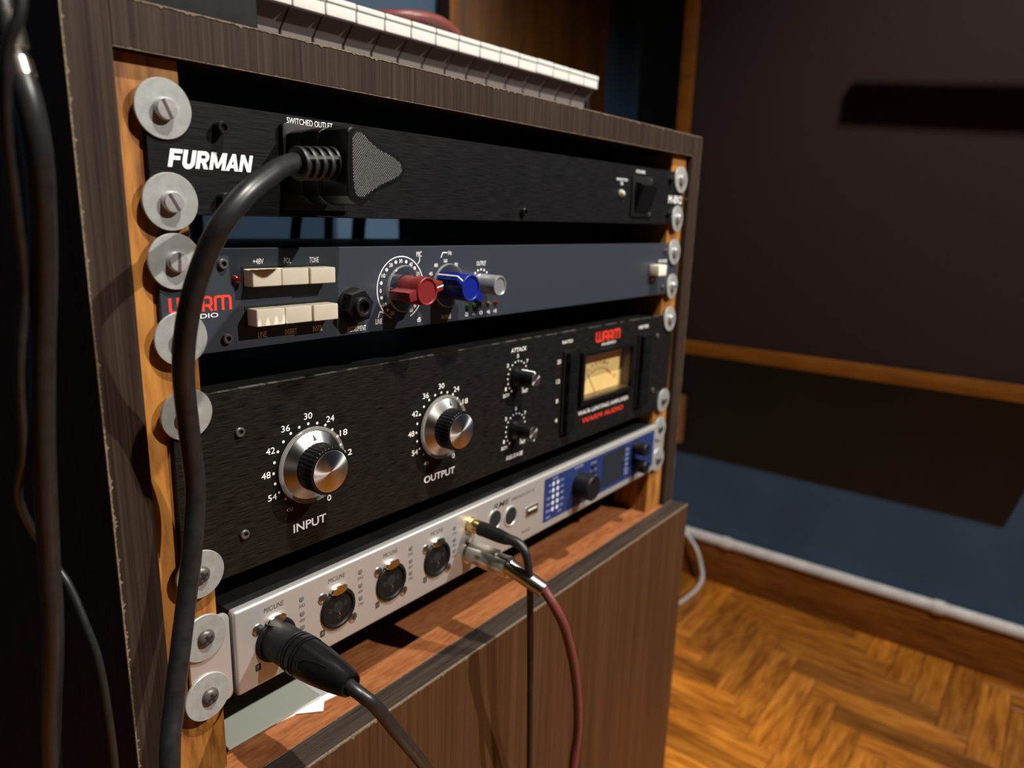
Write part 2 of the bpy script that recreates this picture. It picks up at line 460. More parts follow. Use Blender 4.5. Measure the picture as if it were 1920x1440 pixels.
o = rest.build('parquet_blocks', 'parquet_stuff', floor, smooth=0); o['kind'] = 'stuff'
bb = MB()
bb.box(XW - 18, XW, YF, YB, FLOOR_Z, FLOOR_Z + 79, 2.0)
struct(bb.build('baseboard_right', 'base'))
struct(MB().box(XL, XW - 18, YB - 18, YB, FLOOR_Z, FLOOR_Z + 79, 2.0).build('baseboard_back', 'base'))

# ------------------------------------------------------------------ ceiling spots
for i, (lx, ly, lz, k, cone) in enumerate(LAMPS):
    t = thing('ceiling_spotlight', ['white ceiling spotlight can tilted towards the rack from the right', 'white ceiling spotlight can hanging in front of and above the rack'][i], 'spotlight', (lx, ly, lz), group='ceiling spotlights')
    aim = (Vector(((230, 0, -80), (700, -500, FLOOR_Z))[i]) - Vector((lx, ly, lz)))
    rot = aim.to_track_quat('-Z', 'Y').to_euler()
    sh = MB().lathe([(34, 70), (36, 68), (36, -22), (33, -24), (33, 30), (4, 34)], axis=(0, 0, 1)).build('shade', 'lamp_shell', t); sh.rotation_euler = rot
    MB().lathe([(6, 50), (6, CEIL_Z - lz)], axis=(0, 0, 1), seg=12).build('stem', 'lamp_shell', t)
    MB().lathe([(30, 22), (30, 25)], axis=(0, 0, 1)).build('bulb', 'lamp_glow', sh)
    ld = bpy.data.lights.new('spot_beam', 'SPOT')
    ld.energy = LAMP_W * k; ld.color = LAMP_COLOUR; ld.spot_size = math.radians(cone); ld.spot_blend = (0.4, 0.6)[i]
    ld.shadow_soft_size = 0.014
    lo = bpy.data.objects.new('spot_beam', ld); COL.objects.link(lo)
    lo.parent = sh; lo.location = (0, 0, -0.026)

# ================================================================== RACK CABINET
cab = thing('rack_cabinet', 'dark wood-laminate rack cabinet with chipped edges and orange timber mounting rails', 'cabinet', (0, 0, 0))
CY0, CY1 = -2.5, 370.0
SL0, SL1, SR0, SR1 = -26.8, -10.5, 481.5, 498.9
ZT, ZB = 78.8, 61.8
MB().box(SL0, SL1, CY0, CY1, FLOOR_Z, ZT, 0.35, 1).build('side_panel', 'laminate', cab)
MB().box(SR0, SR1, CY0, CY1, FLOOR_Z, ZT, 0.35, 1).build('side_panel', 'laminate', cab)
MB().box(SL1 + .05, SR0 - .05, CY0 + 0.1, CY1, ZB, ZT, 0.35, 1).build('top_panel', 'laminate', cab)
MB().box(SL1 + .05, SR0 - .05, CY0 + 0.4, CY1, -286, -268, 0.4, 1).build('shelf', 'shelf', cab, label='reddish wood shelf board')
for x0, x1 in ((SL1 + .05, 16.0), (453.7, SR0 - .05)):
    rl = MB().box(x0, x1, 2.6, 38, -267.9, ZB - .05, 0.5, 1).build('mounting_rail', 'rail', cab, label='orange timber mounting rail')
dr = MB().box(SL0 + .4, SR1 - .4, -20.4, -3.0, -690, -267, 0.5, 1).build('door', 'door', cab, label='brown laminate door with dark top edge')
MB().box(SL0 + .9, SR1 - .9, -19.6, -3.6, -267.3, -266.9).build('top_edging', 'laminate_flat', dr)
# chipped chipboard showing along the edges of the laminate
def chipped(name, p0, p1, wdir, w, parent, out, n=160):
    p0, p1, wd, ou = Vector(p0), Vector(p1), Vector(wdir), Vector(out)
    vs = []; fs = []
    for i in range(n + 1):
        t = i / n
        c = p0.lerp(p1, t)
        ww = w * (0.35 + 0.5 * random.random() + (1.1 if random.random() < 0.06 else 0))
        vs += [c + ou * 0.12 - wd * 0.15, c + ou * 0.12 + wd * ww, c - ou * 1.2 - wd * 0.15]
    for i in range(n):
        a = 3 * i
        fs += [(a, a + 1, a + 4, a + 3), (a + 2, a, a + 3, a + 5)]
    MB().add(vs, fs).build(name, 'chip', parent, smooth=0)
chipped('chipped_edge', (SL0, CY0, -300), (SL0, CY0, ZT), (1, 0, 0), 0.85, cab, (0, -1, 0), 420)
chipped('chipped_edge', (SL0, CY0, ZT), (SR1, CY0, ZT), (0, 0, -1), 0.7, cab, (0, -1, 0), 420)
chipped('chipped_edge', (SL1, CY0 + .1, ZB), (SR0, CY0 + .1, ZB), (0, 0, 1), 0.25, cab, (0, -1, 0), 300)
chipped('chipped_edge', (SR1, CY0, -300), (SR1, CY0, ZT), (-1, 0, 0), 0.5, cab, (0, -1, 0), 200)
chipped('chipped_edge', (SL0 + .4, -20.4, -267), (SR1 - .4, -20.4, -267), (0, 0, -1), 1.3, dr, (0, -1, 0), 420)
chipped('chipped_edge', (SL0 + .4, -3.0, -267), (SR1 - .4, -3.0, -267), (0, -1, 0), 0.4, dr, (0, 0, 1), 300)
MB().lathe([(1.6, 0), (1.4, .5), (.3, .7)], (SR0, 0.6, 24.5), (-1, 0, 0), 12).build('wood_screw', 'dark_screw', cab)

# ================================================================== RACK UNITS
PW = 474.0
def unit(name, label, cat, z0, tilt):
    return thing(name, label, cat, (0, 0, z0), (0, -math.atan(tilt / 480), 0))
def socket_screw(parent, u, v, h=2.6, r=2.3, mat='black_screw'):
    b = MB().lathe([(r * .8, 0), (r, 0.2), (r, h - .3), (r - .3, h), (r * .55, h), (r * .5, h - 1.2), (0.01, h - 1.2)], (u, 0, v), (0, -1, 0), 24)
    return b.build('socket_screw', mat, parent)

# ---- power conditioner
pc = unit('power_conditioner', 'black brushed one-space power conditioner with FURMAN lettering at the top of the rack', 'power conditioner', 3.4, -0.68)
MB().box(0, PW, 0, 2.5, 0, 44, 0.3, 1).build('faceplate', 'black_brushed', pc)
MB().box(18, PW - 22, 2.5, 200, 1.5, 42.5).build('chassis', 'chassis', pc)
def heavy_italic(x0, x1, z0, z1, shear=0.24):
    """heavy slanted block capitals F U R M A N"""
    t = MB(); o = 0.0; lay = [0]
    def poly(pts):
        lay[0] += 1
        t.add([(o + p[0], -0.06 - .004 * lay[0], p[1]) for p in pts], [list(range(len(pts)))])
    def rc(a, b, c, d): poly([(a, c), (b, c), (b, d), (a, d)])
    def rib(pts, w):
        lay[0] += 1
        t.ribbon([(o + p[0], p[1]) for p in pts], w, -0.06 - .004 * lay[0])
    rc(0, .27, 0, 1); rc(.2, .78, .77, 1); rc(.2, .7, .40, .62); o += .86            # F
    rib([(.13, 1), (.13, .34)] + circ(.40, .34, .27, 180, 360, 10) + [(.67, .34), (.67, 1)], .27); o += .88   # U
    rc(0, .27, 0, 1); rib([(.2, .89), (.48, .89)] + circ(.48, .68, .21, 90, -90, 8) + [(.2, .47)], .23); poly([(.32, .44), (.58, .44), (.84, 0), (.54, 0)]); o += .90   # R
    rc(0, .25, 0, 1); rc(.83, 1.08, 0, 1); poly([(.0, 1), (.32, 1), (.62, .1), (.46, .1)]); poly([(1.08, 1), (.76, 1), (.46, .1), (.62, .1)]); o += 1.10   # M
    poly([(0, 0), (.27, 0), (.56, 1), (.34, 1)]); poly([(.92, 0), (.64, 0), (.36, 1), (.58, 1)]); rc(.2, .72, .17, .37); o += .95   # A
    rc(0, .25, 0, 1); rc(.62, .87, 0, 1); poly([(0, 1), (.27, 1), (.87, 0), (.60, 0)]); o += .87   # N
    tw = o + shear
    t.xform(lambda v: (x0 + (v.x + v.z * shear) / tw * (x1 - x0), v.y, z0 + v.z * (z1 - z0)))
    return t
heavy_italic(7.5, 45.2, 18.3, 25.2).build('lettering', 'white_ink', pc, 0)
MB().text('SWITCHED OUTLET', 62.9, 88, 40.4, 43.0, bold=0.004).build('lettering', 'white_ink', pc, 0)
MB().text('POWER', 385.4, 400.3, 38.9, 41.3, bold=0.01).build('lettering', 'white_ink', pc, 0)
b = MB().text('PROTECTION', 355.5, 372.2, 31.6, 33.6, bold=0.01); b.text('OK', 361.5, 366, 28.6, 30.8, bold=.01); b.build('lettering', 'white_ink', pc, 0)
MB().text('M-8X2', 446, 472, 17.6, 24.2, bold=0.015).build('lettering', 'white_ink', pc, 0)
for u, v, h in ((29.7, 34.9, 4.8), (29.6, 6.9, 4.8), (238, 6.0, 3), (446, 36.6, 3), (446, 8.2, 3)):
    socket_screw(pc, u, v, h, 2.6)
ol = MB().prism(rrect(58.5, 96, 3.2, 40.3, 2), -3.0, 0, 0.5).build('outlet_frame', 'matt_black', pc)
sw = MB().prism(rrect(379, 413, 5.2, 36.6, 1.2), -1.4, 0, 0.4).build('power_switch', 'matt_black', pc)
MB().add([(384, -1.3, 9), (408, -1.3, 9), (408, -1.3, 32.5), (384, -1.3, 32.5), (384, -2.2, 9), (408, -2.2, 9), (408, -8.5, 29.5), (384, -8.5, 29.5)],
         [(0, 3, 2, 1), (4, 5, 6, 7), (0, 1, 5, 4), (3, 7, 6, 2), (0, 4, 7, 3), (1, 2, 6, 5)]).build('rocker', 'black_plastic', sw)
MB().lathe([(1.5, 0), (1.3, .5), (.2, .6)], (409.5, -1.4, 34), seg=12).build('bezel_screw', 'bright_screw', sw)
MB().lathe([(1.5, 0), (1.3, .5), (.2, .6)], (410, -1.4, 7.6), seg=12).build('bezel_screw', 'bright_screw', sw)
MB().lathe([(3.2, 0), (3.2, .8), (2.6, 1.0), (2.4, 2), (1.5, 3.2), (.2, 3.6)], (363.0, 0, 22.2), seg=20).build('indicator', 'led_clear', pc)

# ---- preamp (slate blue)
def warm_logo(mb, x0, x1, z0, z1, y=-0.06, w=0.17):
    """rounded four-letter word W A R M from thick strokes"""
    S = []
    def arcs(cx, cz, r, a0, a1): return [(cx + r * math.cos(math.radians(a0 + (a1 - a0) * k / 6)), cz + r * math.sin(math.radians(a0 + (a1 - a0) * k / 6))) for k in range(7)]
    r = 0.16; h = w / 2
    # W
    S.append([(h, 1)] + arcs(h + r, h + r, r, 180, 270) + arcs(1.04 - r, h + r, r, 270, 360) + [(1.04, 1)])
    S.append([(0.56, h), (0.56, 1)])
    o = 1.28   # A
    S.append([(o, 0)] + arcs(o + r, 1 - h - r, r, 180, 90) + arcs(o + .52 - r, 1 - h - r, r, 90, 0) + [(o + .52, 0)])
    S.append([(o, .42), (o + .52, .42)])
    o = 2.06   # R
    S.append([(o, 0)] + arcs(o + r, 1 - h - r, r, 180, 90) + arcs(o + .50 - r, 1 - h - r, r, 90, 0) + arcs(o + .50 - .12, .50, .12, 0, -90) + [(o + .12, .38)])
    S.append([(o + .30, .42), (o + .54, 0)])
    o = 2.82   # M
    S.append([(o, 0)] + arcs(o + r, 1 - h - r, r, 180, 90) + arcs(o + .98 - r, 1 - h - r, r, 90, 0) + [(o + .98, 0)])
    S.append([(o + .49, 1 - h), (o + .49, 0)])
    tw = 2.82 + .98 + h
    kx = (x1 - x0) / tw; kz = (z1 - z0)
    t = MB()
    for i, st in enumerate(S): t.ribbon(st, w, y - 0.004 * i)
    t.xform(lambda v: (x0 + v.x * kx, v.y, z0 + v.z * kz))
    mb.add(t.v, t.f)
    return mb

pa = unit('microphone_preamp', 'slate-blue one-space microphone preamp with ivory buttons and red and blue knobs', 'preamp', -53.7, -4.31)
MB().box(0, PW, 0, 2.5, 0, 44, 0.3, 1).build('faceplate', 'navy', pa)
MB().box(18, PW - 22, 2.5, 165, 1, 41).build('chassis', 'chassis', pa)
warm_logo(MB(), 3.3, 31.0, 18.0, 24.4).build('lettering', 'red_ink', pa, 0)
MB().text('AUDIO', 9.5, 24.5, 15.2, 17.1, bold=.004).build('lettering', 'white_ink', pa, 0)
for tx, u0, u1, v0, v1, mt in (('+48V', 42.2, 47.5, 36.9, 39.4, 'white_ink'), ('POL', 58.1, 61.9, 36.9, 39.4, 'white_ink'), ('TONE', 72.1, 77.4, 36.9, 39.5, 'white_ink'),
                               ('LINE', 43.2, 47.6, 4.1, 6.8, 'white_ink'), ('INSERT', 57.4, 63.9, 4.1, 6.7, 'white_ink'), ('INSTR', 73.0, 78.5, 4.0, 6.7, 'white_ink'),
                               ('INSTRUMENT', 94.2, 106.2, 1.5, 4.2, 'white_ink'), ('LINE', 112.8, 117.4, 3.8, 6.6, 'white_ink'), ('MIC', 142.6, 146.6, 38.3, 41.1, 'white_ink'),
                               ('dB', 143.4, 146.2, 2.4, 4.9, 'white_ink'), ('HI PASS', 163.2, 171.2, 2.1, 4.6, 'white_ink'), ('OUTPUT', 193.4, 202.2, 32.0, 34.7, 'white_ink'), ('Hz', 168.2, 171.0, 38.9, 41.2, 'white_ink')):
    MB().text(tx, u0, u1, v0, v1, bold=.006).build('lettering', mt, pa, 0)
for u, v in ((27.5, 37.5), (27.8, 5.5), (447, 37.5), (447, 6)): socket_screw(pa, u, v, 1.6, 2.2, 'dark_screw')
MB().lathe([(2.0, 0), (1.9, .8), (1.5, 1.7), (.8, 2.2), (.1, 2.3)], (33.5, 0, 30.7), seg=20).build('indicator', 'led_red', pa)
def push_button(u0, u1, v0, v1, h):
    return MB().box(u0 + .12, u1 - .12, -h, -0.02, v0, v1, 0.7, 3).build('push_button', 'ivory', pa)
for i in range(3):
    push_button(37.0 + 14.7 * i, 51.7 + 14.7 * i, 27.7, 35.1, 7.2 if i < 2 else 8.0)
    push_button(37.9 + 14.7 * i, 52.6 + 14.7 * i, 10.3, 17.9, 7.6 if i < 2 else 8.4)
MB().box(36.2, 82.2, -0.3, 0, 26.8, 36.0, 0.1, 1).build('button_slot', 'hole', pa)
MB().box(37.0, 83.0, -0.3, 0, 9.4, 18.8, 0.1, 1).build('button_slot', 'hole', pa)
pb = MB().box(419.6, 434, -9, -0.02, 17.5, 26.4, 0.7, 2).build('power_button', 'ivory', pa)
MB().text('POWER', 436, 452, 27.5, 30.2, bold=.01).build('lettering', 'white_ink', pa, 0)
MB().lathe([(1.6, 0), (1.5, .6), (.6, 1.3), (.1, 1.4)], (425.5, 0, 13.8), seg=14).build('indicator', 'led_clear', pa)
# jack
jk = MB().prism([(97.2 + 8.6 * math.cos(math.radians(60 * k + 12)), 14.9 + 8.6 * math.sin(math.radians(60 * k + 12))) for k in range(6)], -7.0, -0.05, 0.7).build('jack_socket', 'black_plastic', pa)
MB().lathe([(9.2, 0), (9.2, 1.2), (6, 1.4), (5.0, 6.9), (5.0, 9.2), (4.6, 9.6), (3.4, 9.6), (3.1, 9.2), (3.1, 3.0), (.01, 3.0)], (97.2, 0, 14.9), seg=32).build('sleeve', 'matt_black', jk)
# dials
dl = MB()
cu, cv = 131.1, 21.7
dl.ribbon(circ(cu, cv, 17.0, -66, 246, 60), .55)
dl.ribbon([(120.6, 8.6), (116.0, 10.4), (114.6, 7.2)], .5); dl.ribbon([(143.6, 34.4), (145.0, 36.0), (145.0, 38.2)], .5)
for a in (105, 135, 166, 197, 228, 75, 46, 16, -14, -44): dl.disc(cu + 14.6 * math.cos(math.radians(a)), cv + 14.6 * math.sin(math.radians(a)), .92)
for tx, a in (('30', 91), ('20', 120), ('10', 150), ('0', 182), ('-10', 213), ('-20', 242), ('40', 60), ('50', 30), ('60', 0), ('70', -30), ('80', -58)):
    x = cu + 14.6 * math.cos(math.radians(a)); z = cv + 14.6 * math.sin(math.radians(a)); w = .62 * len(tx)
    dl.text(tx, x - w, x + w, z - 1.0, z + 1.0, bold=.01)
dl.build('dial_print', 'white_ink', pa, 0)
dl = MB()
for tx, x, z in (('80', 158.2, 33.3), ('160', 165.9, 35.6), ('300', 174.9, 33.3), ('45', 154.0, 28.7)): dl.text(tx, x - 1.4, x + 1.4, z - 1.0, z + 1.0, bold=.01)
dl.ribbon([(162.2, 37.5), (163.4, 40.2), (167.4, 40.2)], .55)
for a in range(-50, 231, 20):
    dl.disc(197.7 + 8.4 * math.cos(math.radians(a)), 21.3 + 8.4 * math.sin(math.radians(a)), .68)
for tx, x in (('-20', 185.1), ('-6', 191.9), ('0', 198.7), ('+6', 205.7), ('+18', 212.2)): dl.text(tx, x - 1.5, x + 1.5, 2.1, 4.5, bold=.012)
dl.build('dial_print', 'white_ink', pa, 0)
for x, c in ((185.4, 'led_green'), (191.8, 'led_green'), (198.7, 'led_yellow'), (205.6, 'led_yellow'), (212.5, 'led_red')):
    MB().lathe([(1.6, 0), (1.5, .6), (1.0, 1.4), (.1, 1.7)], (x, 0, 8.4), seg=14).build('indicator', c, pa)
def wing_knob(u, v, ang, mat, depth=19.2, ra=7.6, wl=12.5, ww=2.8, line=1):
    ca, sa = math.cos(math.radians(ang)), math.sin(math.radians(ang))
    def rot(p): return (p[0] * ca - p[1] * sa, p[0] * sa + p[1] * ca)
    ph = math.degrees(math.asin(ww / ra))
    poly = [rot(p) for p in [(wl, -ww + .4), (wl + .3, 0), (wl, ww - .4)] + circ(0, 0, ra, ph, 180 - ph, 18) + [(-wl, ww - .4), (-wl - .3, 0), (-wl, -ww + .4)] + circ(0, 0, ra, 180 + ph, 360 - ph, 18)]
    k = MB().prism(poly, -depth, -4.2, 0.45).build('knob', mat, pa, loc=(u, 0, v))
    MB().lathe([(ra - .1, -.6), (ra - .1, .5), (ra - .5, .8), (ra - 1.0, .8), (ra - 1.3, .6), (ra - 1.45, .12), (.01, .12)], (0, -depth, 0), seg=40).build('cap', mat, k)
    MB().lathe([(4.0, 0.1), (4.0, 2.0), (12.2, 2.1), (12.4, 2.4), (12.4, 3.3), (12.1, 3.6), (4.0, 3.6)], (0, 0, 0), seg=56).build('skirt', 'clear', k)
    MB().lathe([(12.1, 2.0), (12.5, 2.1), (12.6, 2.3), (12.6, 3.5), (12.5, 3.7), (12.1, 3.8), (12.1, 2.0)], (0, 0, 0), seg=56, caps=False).build('skirt_edge', 'clear_edge', k)
    # engraved index line on one wing: along the top face and down the wing's front edge
    s = line
    lw = MB()
    q = [rot((s * (ra + .1), 0)), rot((s * (wl + .2), 0))]
    lw.ribbon(q, 0.75, -depth - .08)
    lw.build('index_line', 'white_ink', k, 0)
    e = MB().box(s * (wl + .25) - .25, s * (wl + .25) + .25, -depth + .2, -4.4, -.4, .4)
    e.xform(lambda p: (*rot((p.x, p.z)),) and (rot((p.x, p.z))[0], p.y, rot((p.x, p.z))[1]))
    e.build('index_line', 'white_ink', k, 0)
    MB().lathe([(.85, 0), (.85, .1), (.01, .1)], (-1.2, -11.5, ra - .03), (0, 0, 1), 12).build('set_screw_hole', 'hole', k)
    return k
wing_knob(131.3, 21.7, 12, 'red_plastic', line=1)
wing_knob(166.0, 21.7, -33, 'blue_plastic', line=-1)
kn = MB().lathe([(6.1, 0.3), (6.1, 14.6), (5.9, 15.2), (5.3, 15.4), (5.0, 15.2), (4.8, 14.6), (.01, 14.6)], seg=48, wob=lambda a, d: 1 + (.012 * math.cos(24 * a) if 2 < d < 14.8 else 0)).build('knob', 'grey_plastic', pa, loc=(197.8, 0, 21.0))
MB().lathe([(6.5, 0.1), (6.5, 1.4), (6.2, 1.6), (.1, 1.6)], seg=32).build('collar', 'nickel', kn)

# ---- compressor (black two-space)
cp = unit('limiting_amplifier', 'black brushed two-space limiting amplifier with two large silver-and-black knobs and yellow meter', 'compressor', -159.0, -6.07)
fp = MB()
MX0, MX1, MZ0, MZ1 = 320.0, 394.0, 32.0, 66.5     # meter window
fp.box(0, MX0, 0, 2.5, 0, 88, 0.3, 1); fp.box(MX1, PW, 0, 2.5, 0, 88, 0.3, 1)
fp.box(MX0 - .3, MX1 + .3, 0, 2.5, 0, MZ0); fp.box(MX0 - .3, MX1 + .3, 0, 2.5, MZ1, 88)
fp.build('faceplate', 'black_brushed_warm', cp)
ch = MB()
ch.box(18, PW - 22, 14, 230, 1.5, 86); ch.box(18, MX0, 2.5, 14, 1.5, 86); ch.box(MX1, PW - 22, 2.5, 14, 1.5, 86)
ch.build('chassis', 'chassis', cp)
# worn bright edge along the top of the faceplate
wn = MB()
x = 4.0
while x < PW - 8:
    l = random.uniform(3, 22)
    if random.random() < .62: wn.box(x, x + l, random.uniform(-.12, -.05), random.uniform(.6, 2.2), 87.6, 88.06)
    x += l + random.uniform(1, 9)
wn.build('worn_edge', plain('worn_metal_edge', (.13, .12, .11), .5, .6, noise=.5, nscale=400), cp, 0)
for u, v in ((30.3, 68.0), (30.3, 18.6), (442.5, 69.6), (441.7, 20.3)): socket_screw(cp, u, v, 1.4, 2.3, 'dark_screw')
def big_knob(u, v, pang):
    k = MB().lathe([(11.9, 4.0), (11.9, 16.2), (11.5, 16.7), (10.6, 16.8)] + [(.01, 16.8)], seg=180,
                   wob=lambda a, d: 1 + (.022 * (1 if math.sin(36 * a) > 0 else -1) if 4.5 < d < 16.4 else 0)).build('knob', 'black_plastic', cp, loc=(u, 0, v))
    MB().lathe([(10.3, 16.75), (10.3, 16.95), (10.1, 17.05), (.01, 17.05)], seg=64).build('cap', 'spun', k)
    MB().lathe([(17.6, 2.6), (17.6, 3.0), (17.3, 3.4), (12.2, 6.6), (11.7, 6.6)], seg=72).build('skirt', 'spun2', k, 18)
    MB().lathe([(11, 2.2), (19.2, 2.2), (19.4, 2.4), (19.4, 3.6), (19.2, 3.8), (17.8, 3.8), (17.7, 2.5), (11, 2.5)], seg=72).build('clear_rim', 'clear_edge', k)
    a = math.radians(pang)
    d = Vector((math.cos(a), 0, math.sin(a))); n = Vector((-d.z, 0, d.x))
    def sk(r): return -(3.4 + (17.3 - r) / (17.3 - 12.2) * 3.2) - .1
    p0 = d * 16.6; p1 = d * 13.2
    MB().add([(p0.x, sk(16.6), p0.z), ((p1 + n * 1.2).x, sk(13.2), (p1 + n * 1.2).z), ((p1 - n * 1.2).x, sk(13.2), (p1 - n * 1.2).z)], [(0, 1, 2)]).build('pointer', 'black_ink', k, 0)
    p = MB()
    for i in range(-8, 10):
        an = 90 + 15 * i
        if -80 < an < 232: p.disc(u + 20.5 * math.cos(math.radians(an)), v + 20.5 * math.sin(math.radians(an)), .72)
    for tx, an in (('30', 90), ('36', 122), ('42', 152), ('48', 180), ('54', 208.5), ('24', 57), ('18', 28), ('12', 0), ('6', -30), ('0', -61.5)):
        x = u + 24.6 * math.cos(math.radians(an)); z = v + 24.5 * math.sin(math.radians(an)); w = 1.22 * len(tx)
        p.text(tx, x - w, x + w, z - 1.6, z + 1.6, bold=.004)
    for sg in (-1, 1): p.ribbon(circ(u - 12.0 + sg * .85, v - 20.7, .75, 0, 360, 12)[:-1], .34, closed=True)
    p.build('dial_print', 'white_ink', cp, 0)
    return k
big_knob(67.6, 43.8, 92); big_knob(162.7, 43.8, 80)
for tx, u0, u1, v0, v1 in (('INPUT', 57.2, 77.2, 9.9, 14.4), ('OUTPUT', 149, 176, 10.7, 15.0), ('ATTACK', 229.2, 246.5, 80.1, 82.9), ('RELEASE', 228.2, 247.2, 5.8, 8.7),
                           ('RATIO', 290.5, 304, 79.2, 81.6), ('METER', 407.4, 425, 79.2, 81.9), ('20', 284.9, 289.4, 65, 68.2), ('12', 284.9, 289.4, 50.4, 53.5), ('8', 285.7, 288.4, 35.7, 38.8), ('4', 285.6, 288.6, 20.8, 23.9), ('0', 425.8, 428.4, 21.4, 24.5)):
    MB().text(tx, u0, u1, v0, v1, bold=.012 if len(tx) > 2 else .008, shear=0.15 if tx in ('ATTACK', 'RELEASE') else 0).build('lettering', 'white_ink', cp, 0)
def small_knob(u, v, pang):
    k = MB().lathe([(7.6, .2), (7.6, 1.0), (7.2, 2.0), (5.9, 4.0), (5.5, 6), (5.1, 14.6), (4.8, 15.1), (.01, 15.1)], seg=40).build('knob', 'black_plastic', cp, loc=(u, 0, v))
    MB().lathe([(4.6, 15.05), (4.6, 15.3), (.01, 15.3)], seg=32).build('cap', 'spun', k)
    a = math.radians(pang); c, s = math.cos(a), math.sin(a)
    e = MB().box(5.0, 6.1, -14.8, -4.6, -.55, .55); e.box(4.6, 5.6, -15.3, -14.4, -.55, .55)
    e.xform(lambda p: (p.x * c - p.z * s, p.y, p.x * s + p.z * c)).build('index_line', 'white_ink', k, 0)
    p = MB()
    for i in range(17):
        an = 235 - i * 18.2
        p.disc(u + 10.9 * math.cos(math.radians(an)), v + 10.9 * math.sin(math.radians(an)), .62)
    for tx, dx, dz, w in (('5', -.6, 14.4, 1.0), ('3', -11.3, 9.2, 1.0), ('7', 10.2, 9.6, 1.0), ('1', -12.6, -6.6, .7), ('SLOW', -11.8, -11.0, 3.4), ('FAST', 9.0, -11.2, 3.4)):
        p.text(tx, u + dx - w, u + dx + w, v + dz - 1.25, v + dz + 1.25, bold=.015)
    p.build('dial_print', 'white_ink', cp, 0)
small_knob(237.7, 62.8, 105); small_knob(237.7, 26.3, -80)
def button_bank(u0, u1, v0, v1, nb):
    b = MB()
    b.prism(rrect(u0, u1, v0, v1, 1.5), -1.6, 0, .5)
    k = b.build('button_bank', 'matt_black', cp)
    n = nb; hh = (v1 - v0 - 3) / n
    for i in range(n):
        MB().box(u0 + 2.5, u1 - 2.5, -5.5, -1.5, v0 + 1.6 + hh * i, v0 + 1.3 + hh * (i + 1), .8, 2).build('push_button', 'black_plastic', k)
button_bank(292, 307.5, 10.5, 74.3, 4); button_bank(407, 426.0, 10, 75.4, 4)
# VU meter
vm = MB()
vm.prism(rrect(315.8, 398.2, 28.0, 70.0, 2), -3.0, 0, 1.0)
bz = bmesh.new()
vm = MB()
vm.box(315.8, MX0, -3.2, 0, 28, 70, .6); vm.box(MX1, 398.2, -3.2, 0, 28, 70, .6)
vm.box(MX0 - .6, MX1 + .6, -3.2, 0, 28, MZ0, .6); vm.box(MX0 - .6, MX1 + .6, -3.2, 0, MZ1, 70, .6)
vmo = vm.build('vu_meter', 'black_plastic', cp)
MB().box(MX0 + .1, MX1 - .1, 7.2, 8.2, MZ0 + .1, MZ1 - .1).build('meter_face', 'vu', vmo)
tn = MB(); tn.box(MX0, MX0 + .5, -.4, 7.1, MZ0, MZ1); tn.box(MX1 - .5, MX1, -.4, 7.1, MZ0, MZ1); tn.box(MX0 + .5, MX1 - .5, -.4, 7.1, MZ0, MZ0 + .4); tn.box(MX0 + .5, MX1 - .5, -.4, 7.1, MZ1 - .4, MZ1)
tn.build('meter_well', plain('meter_well_plastic', (.10, .06, .03), .3), vmo)
MB().box(MX0 + .6, MX1 - .6, -.9, -.4, MZ0 + .5, MZ1 - .5).build('meter_glass', 'glass', vmo)
mp_ = MB(); mcx, mcz = 357.0, 20.0
mp_.ribbon(circ(mcx, mcz, 31, 63, 132, 24), .45, 7.1)
for a in range(66, 132, 9): mp_.ribbon([(mcx + 31 * math.cos(math.radians(a)), mcz + 31 * math.sin(math.radians(a))), (mcx + 34 * math.cos(math.radians(a)), mcz + 34 * math.sin(math.radians(a)))], .5, 7.1)
for tx, a in (('20', 130), ('10', 117), ('7', 107), ('5', 98), ('3', 88), ('1', 78), ('0', 70)):
    x = mcx + 37 * math.cos(math.radians(a)); z = mcz + 36 * math.sin(math.radians(a)); mp_.text(tx, x - 1.6, x + 1.6, z - 1.2, z + 1.2, y=7.1)
mp_.text('VU', 380, 386, 40, 43, y=7.1)
mp_.build('meter_print', 'vu_ink', vmo, 0)
MB().ribbon(circ(mcx, mcz, 31, 50, 68, 8), 1.4, 7.0).build('red_zone', 'red_ink', vmo, 0)
MB().ribbon([(352.5, MZ0 + .6), (338.5, 50)], .5, 6.6).build('needle', 'black_ink', vmo, 0)
warm_logo(MB(), 337, 375, 75.2, 83.3).build('lettering', 'red_ink', cp, 0)
MB().text('AUDIO', 346, 368.5, 71.9, 73.9, bold=.01).build('lettering', 'white_ink', cp, 0)
MB().text('WA76 LIMITING AMPLIFIER', 317.5, 396.8, 20.0, 23.4, bold=.014, shear=.1).build('lettering', 'white_ink', cp, 0)
MB().text('WARM AUDIO', 324.2, 389, 12.6, 16.6, bold=.014, shear=.1).build('lettering', 'red_ink', cp, 0)

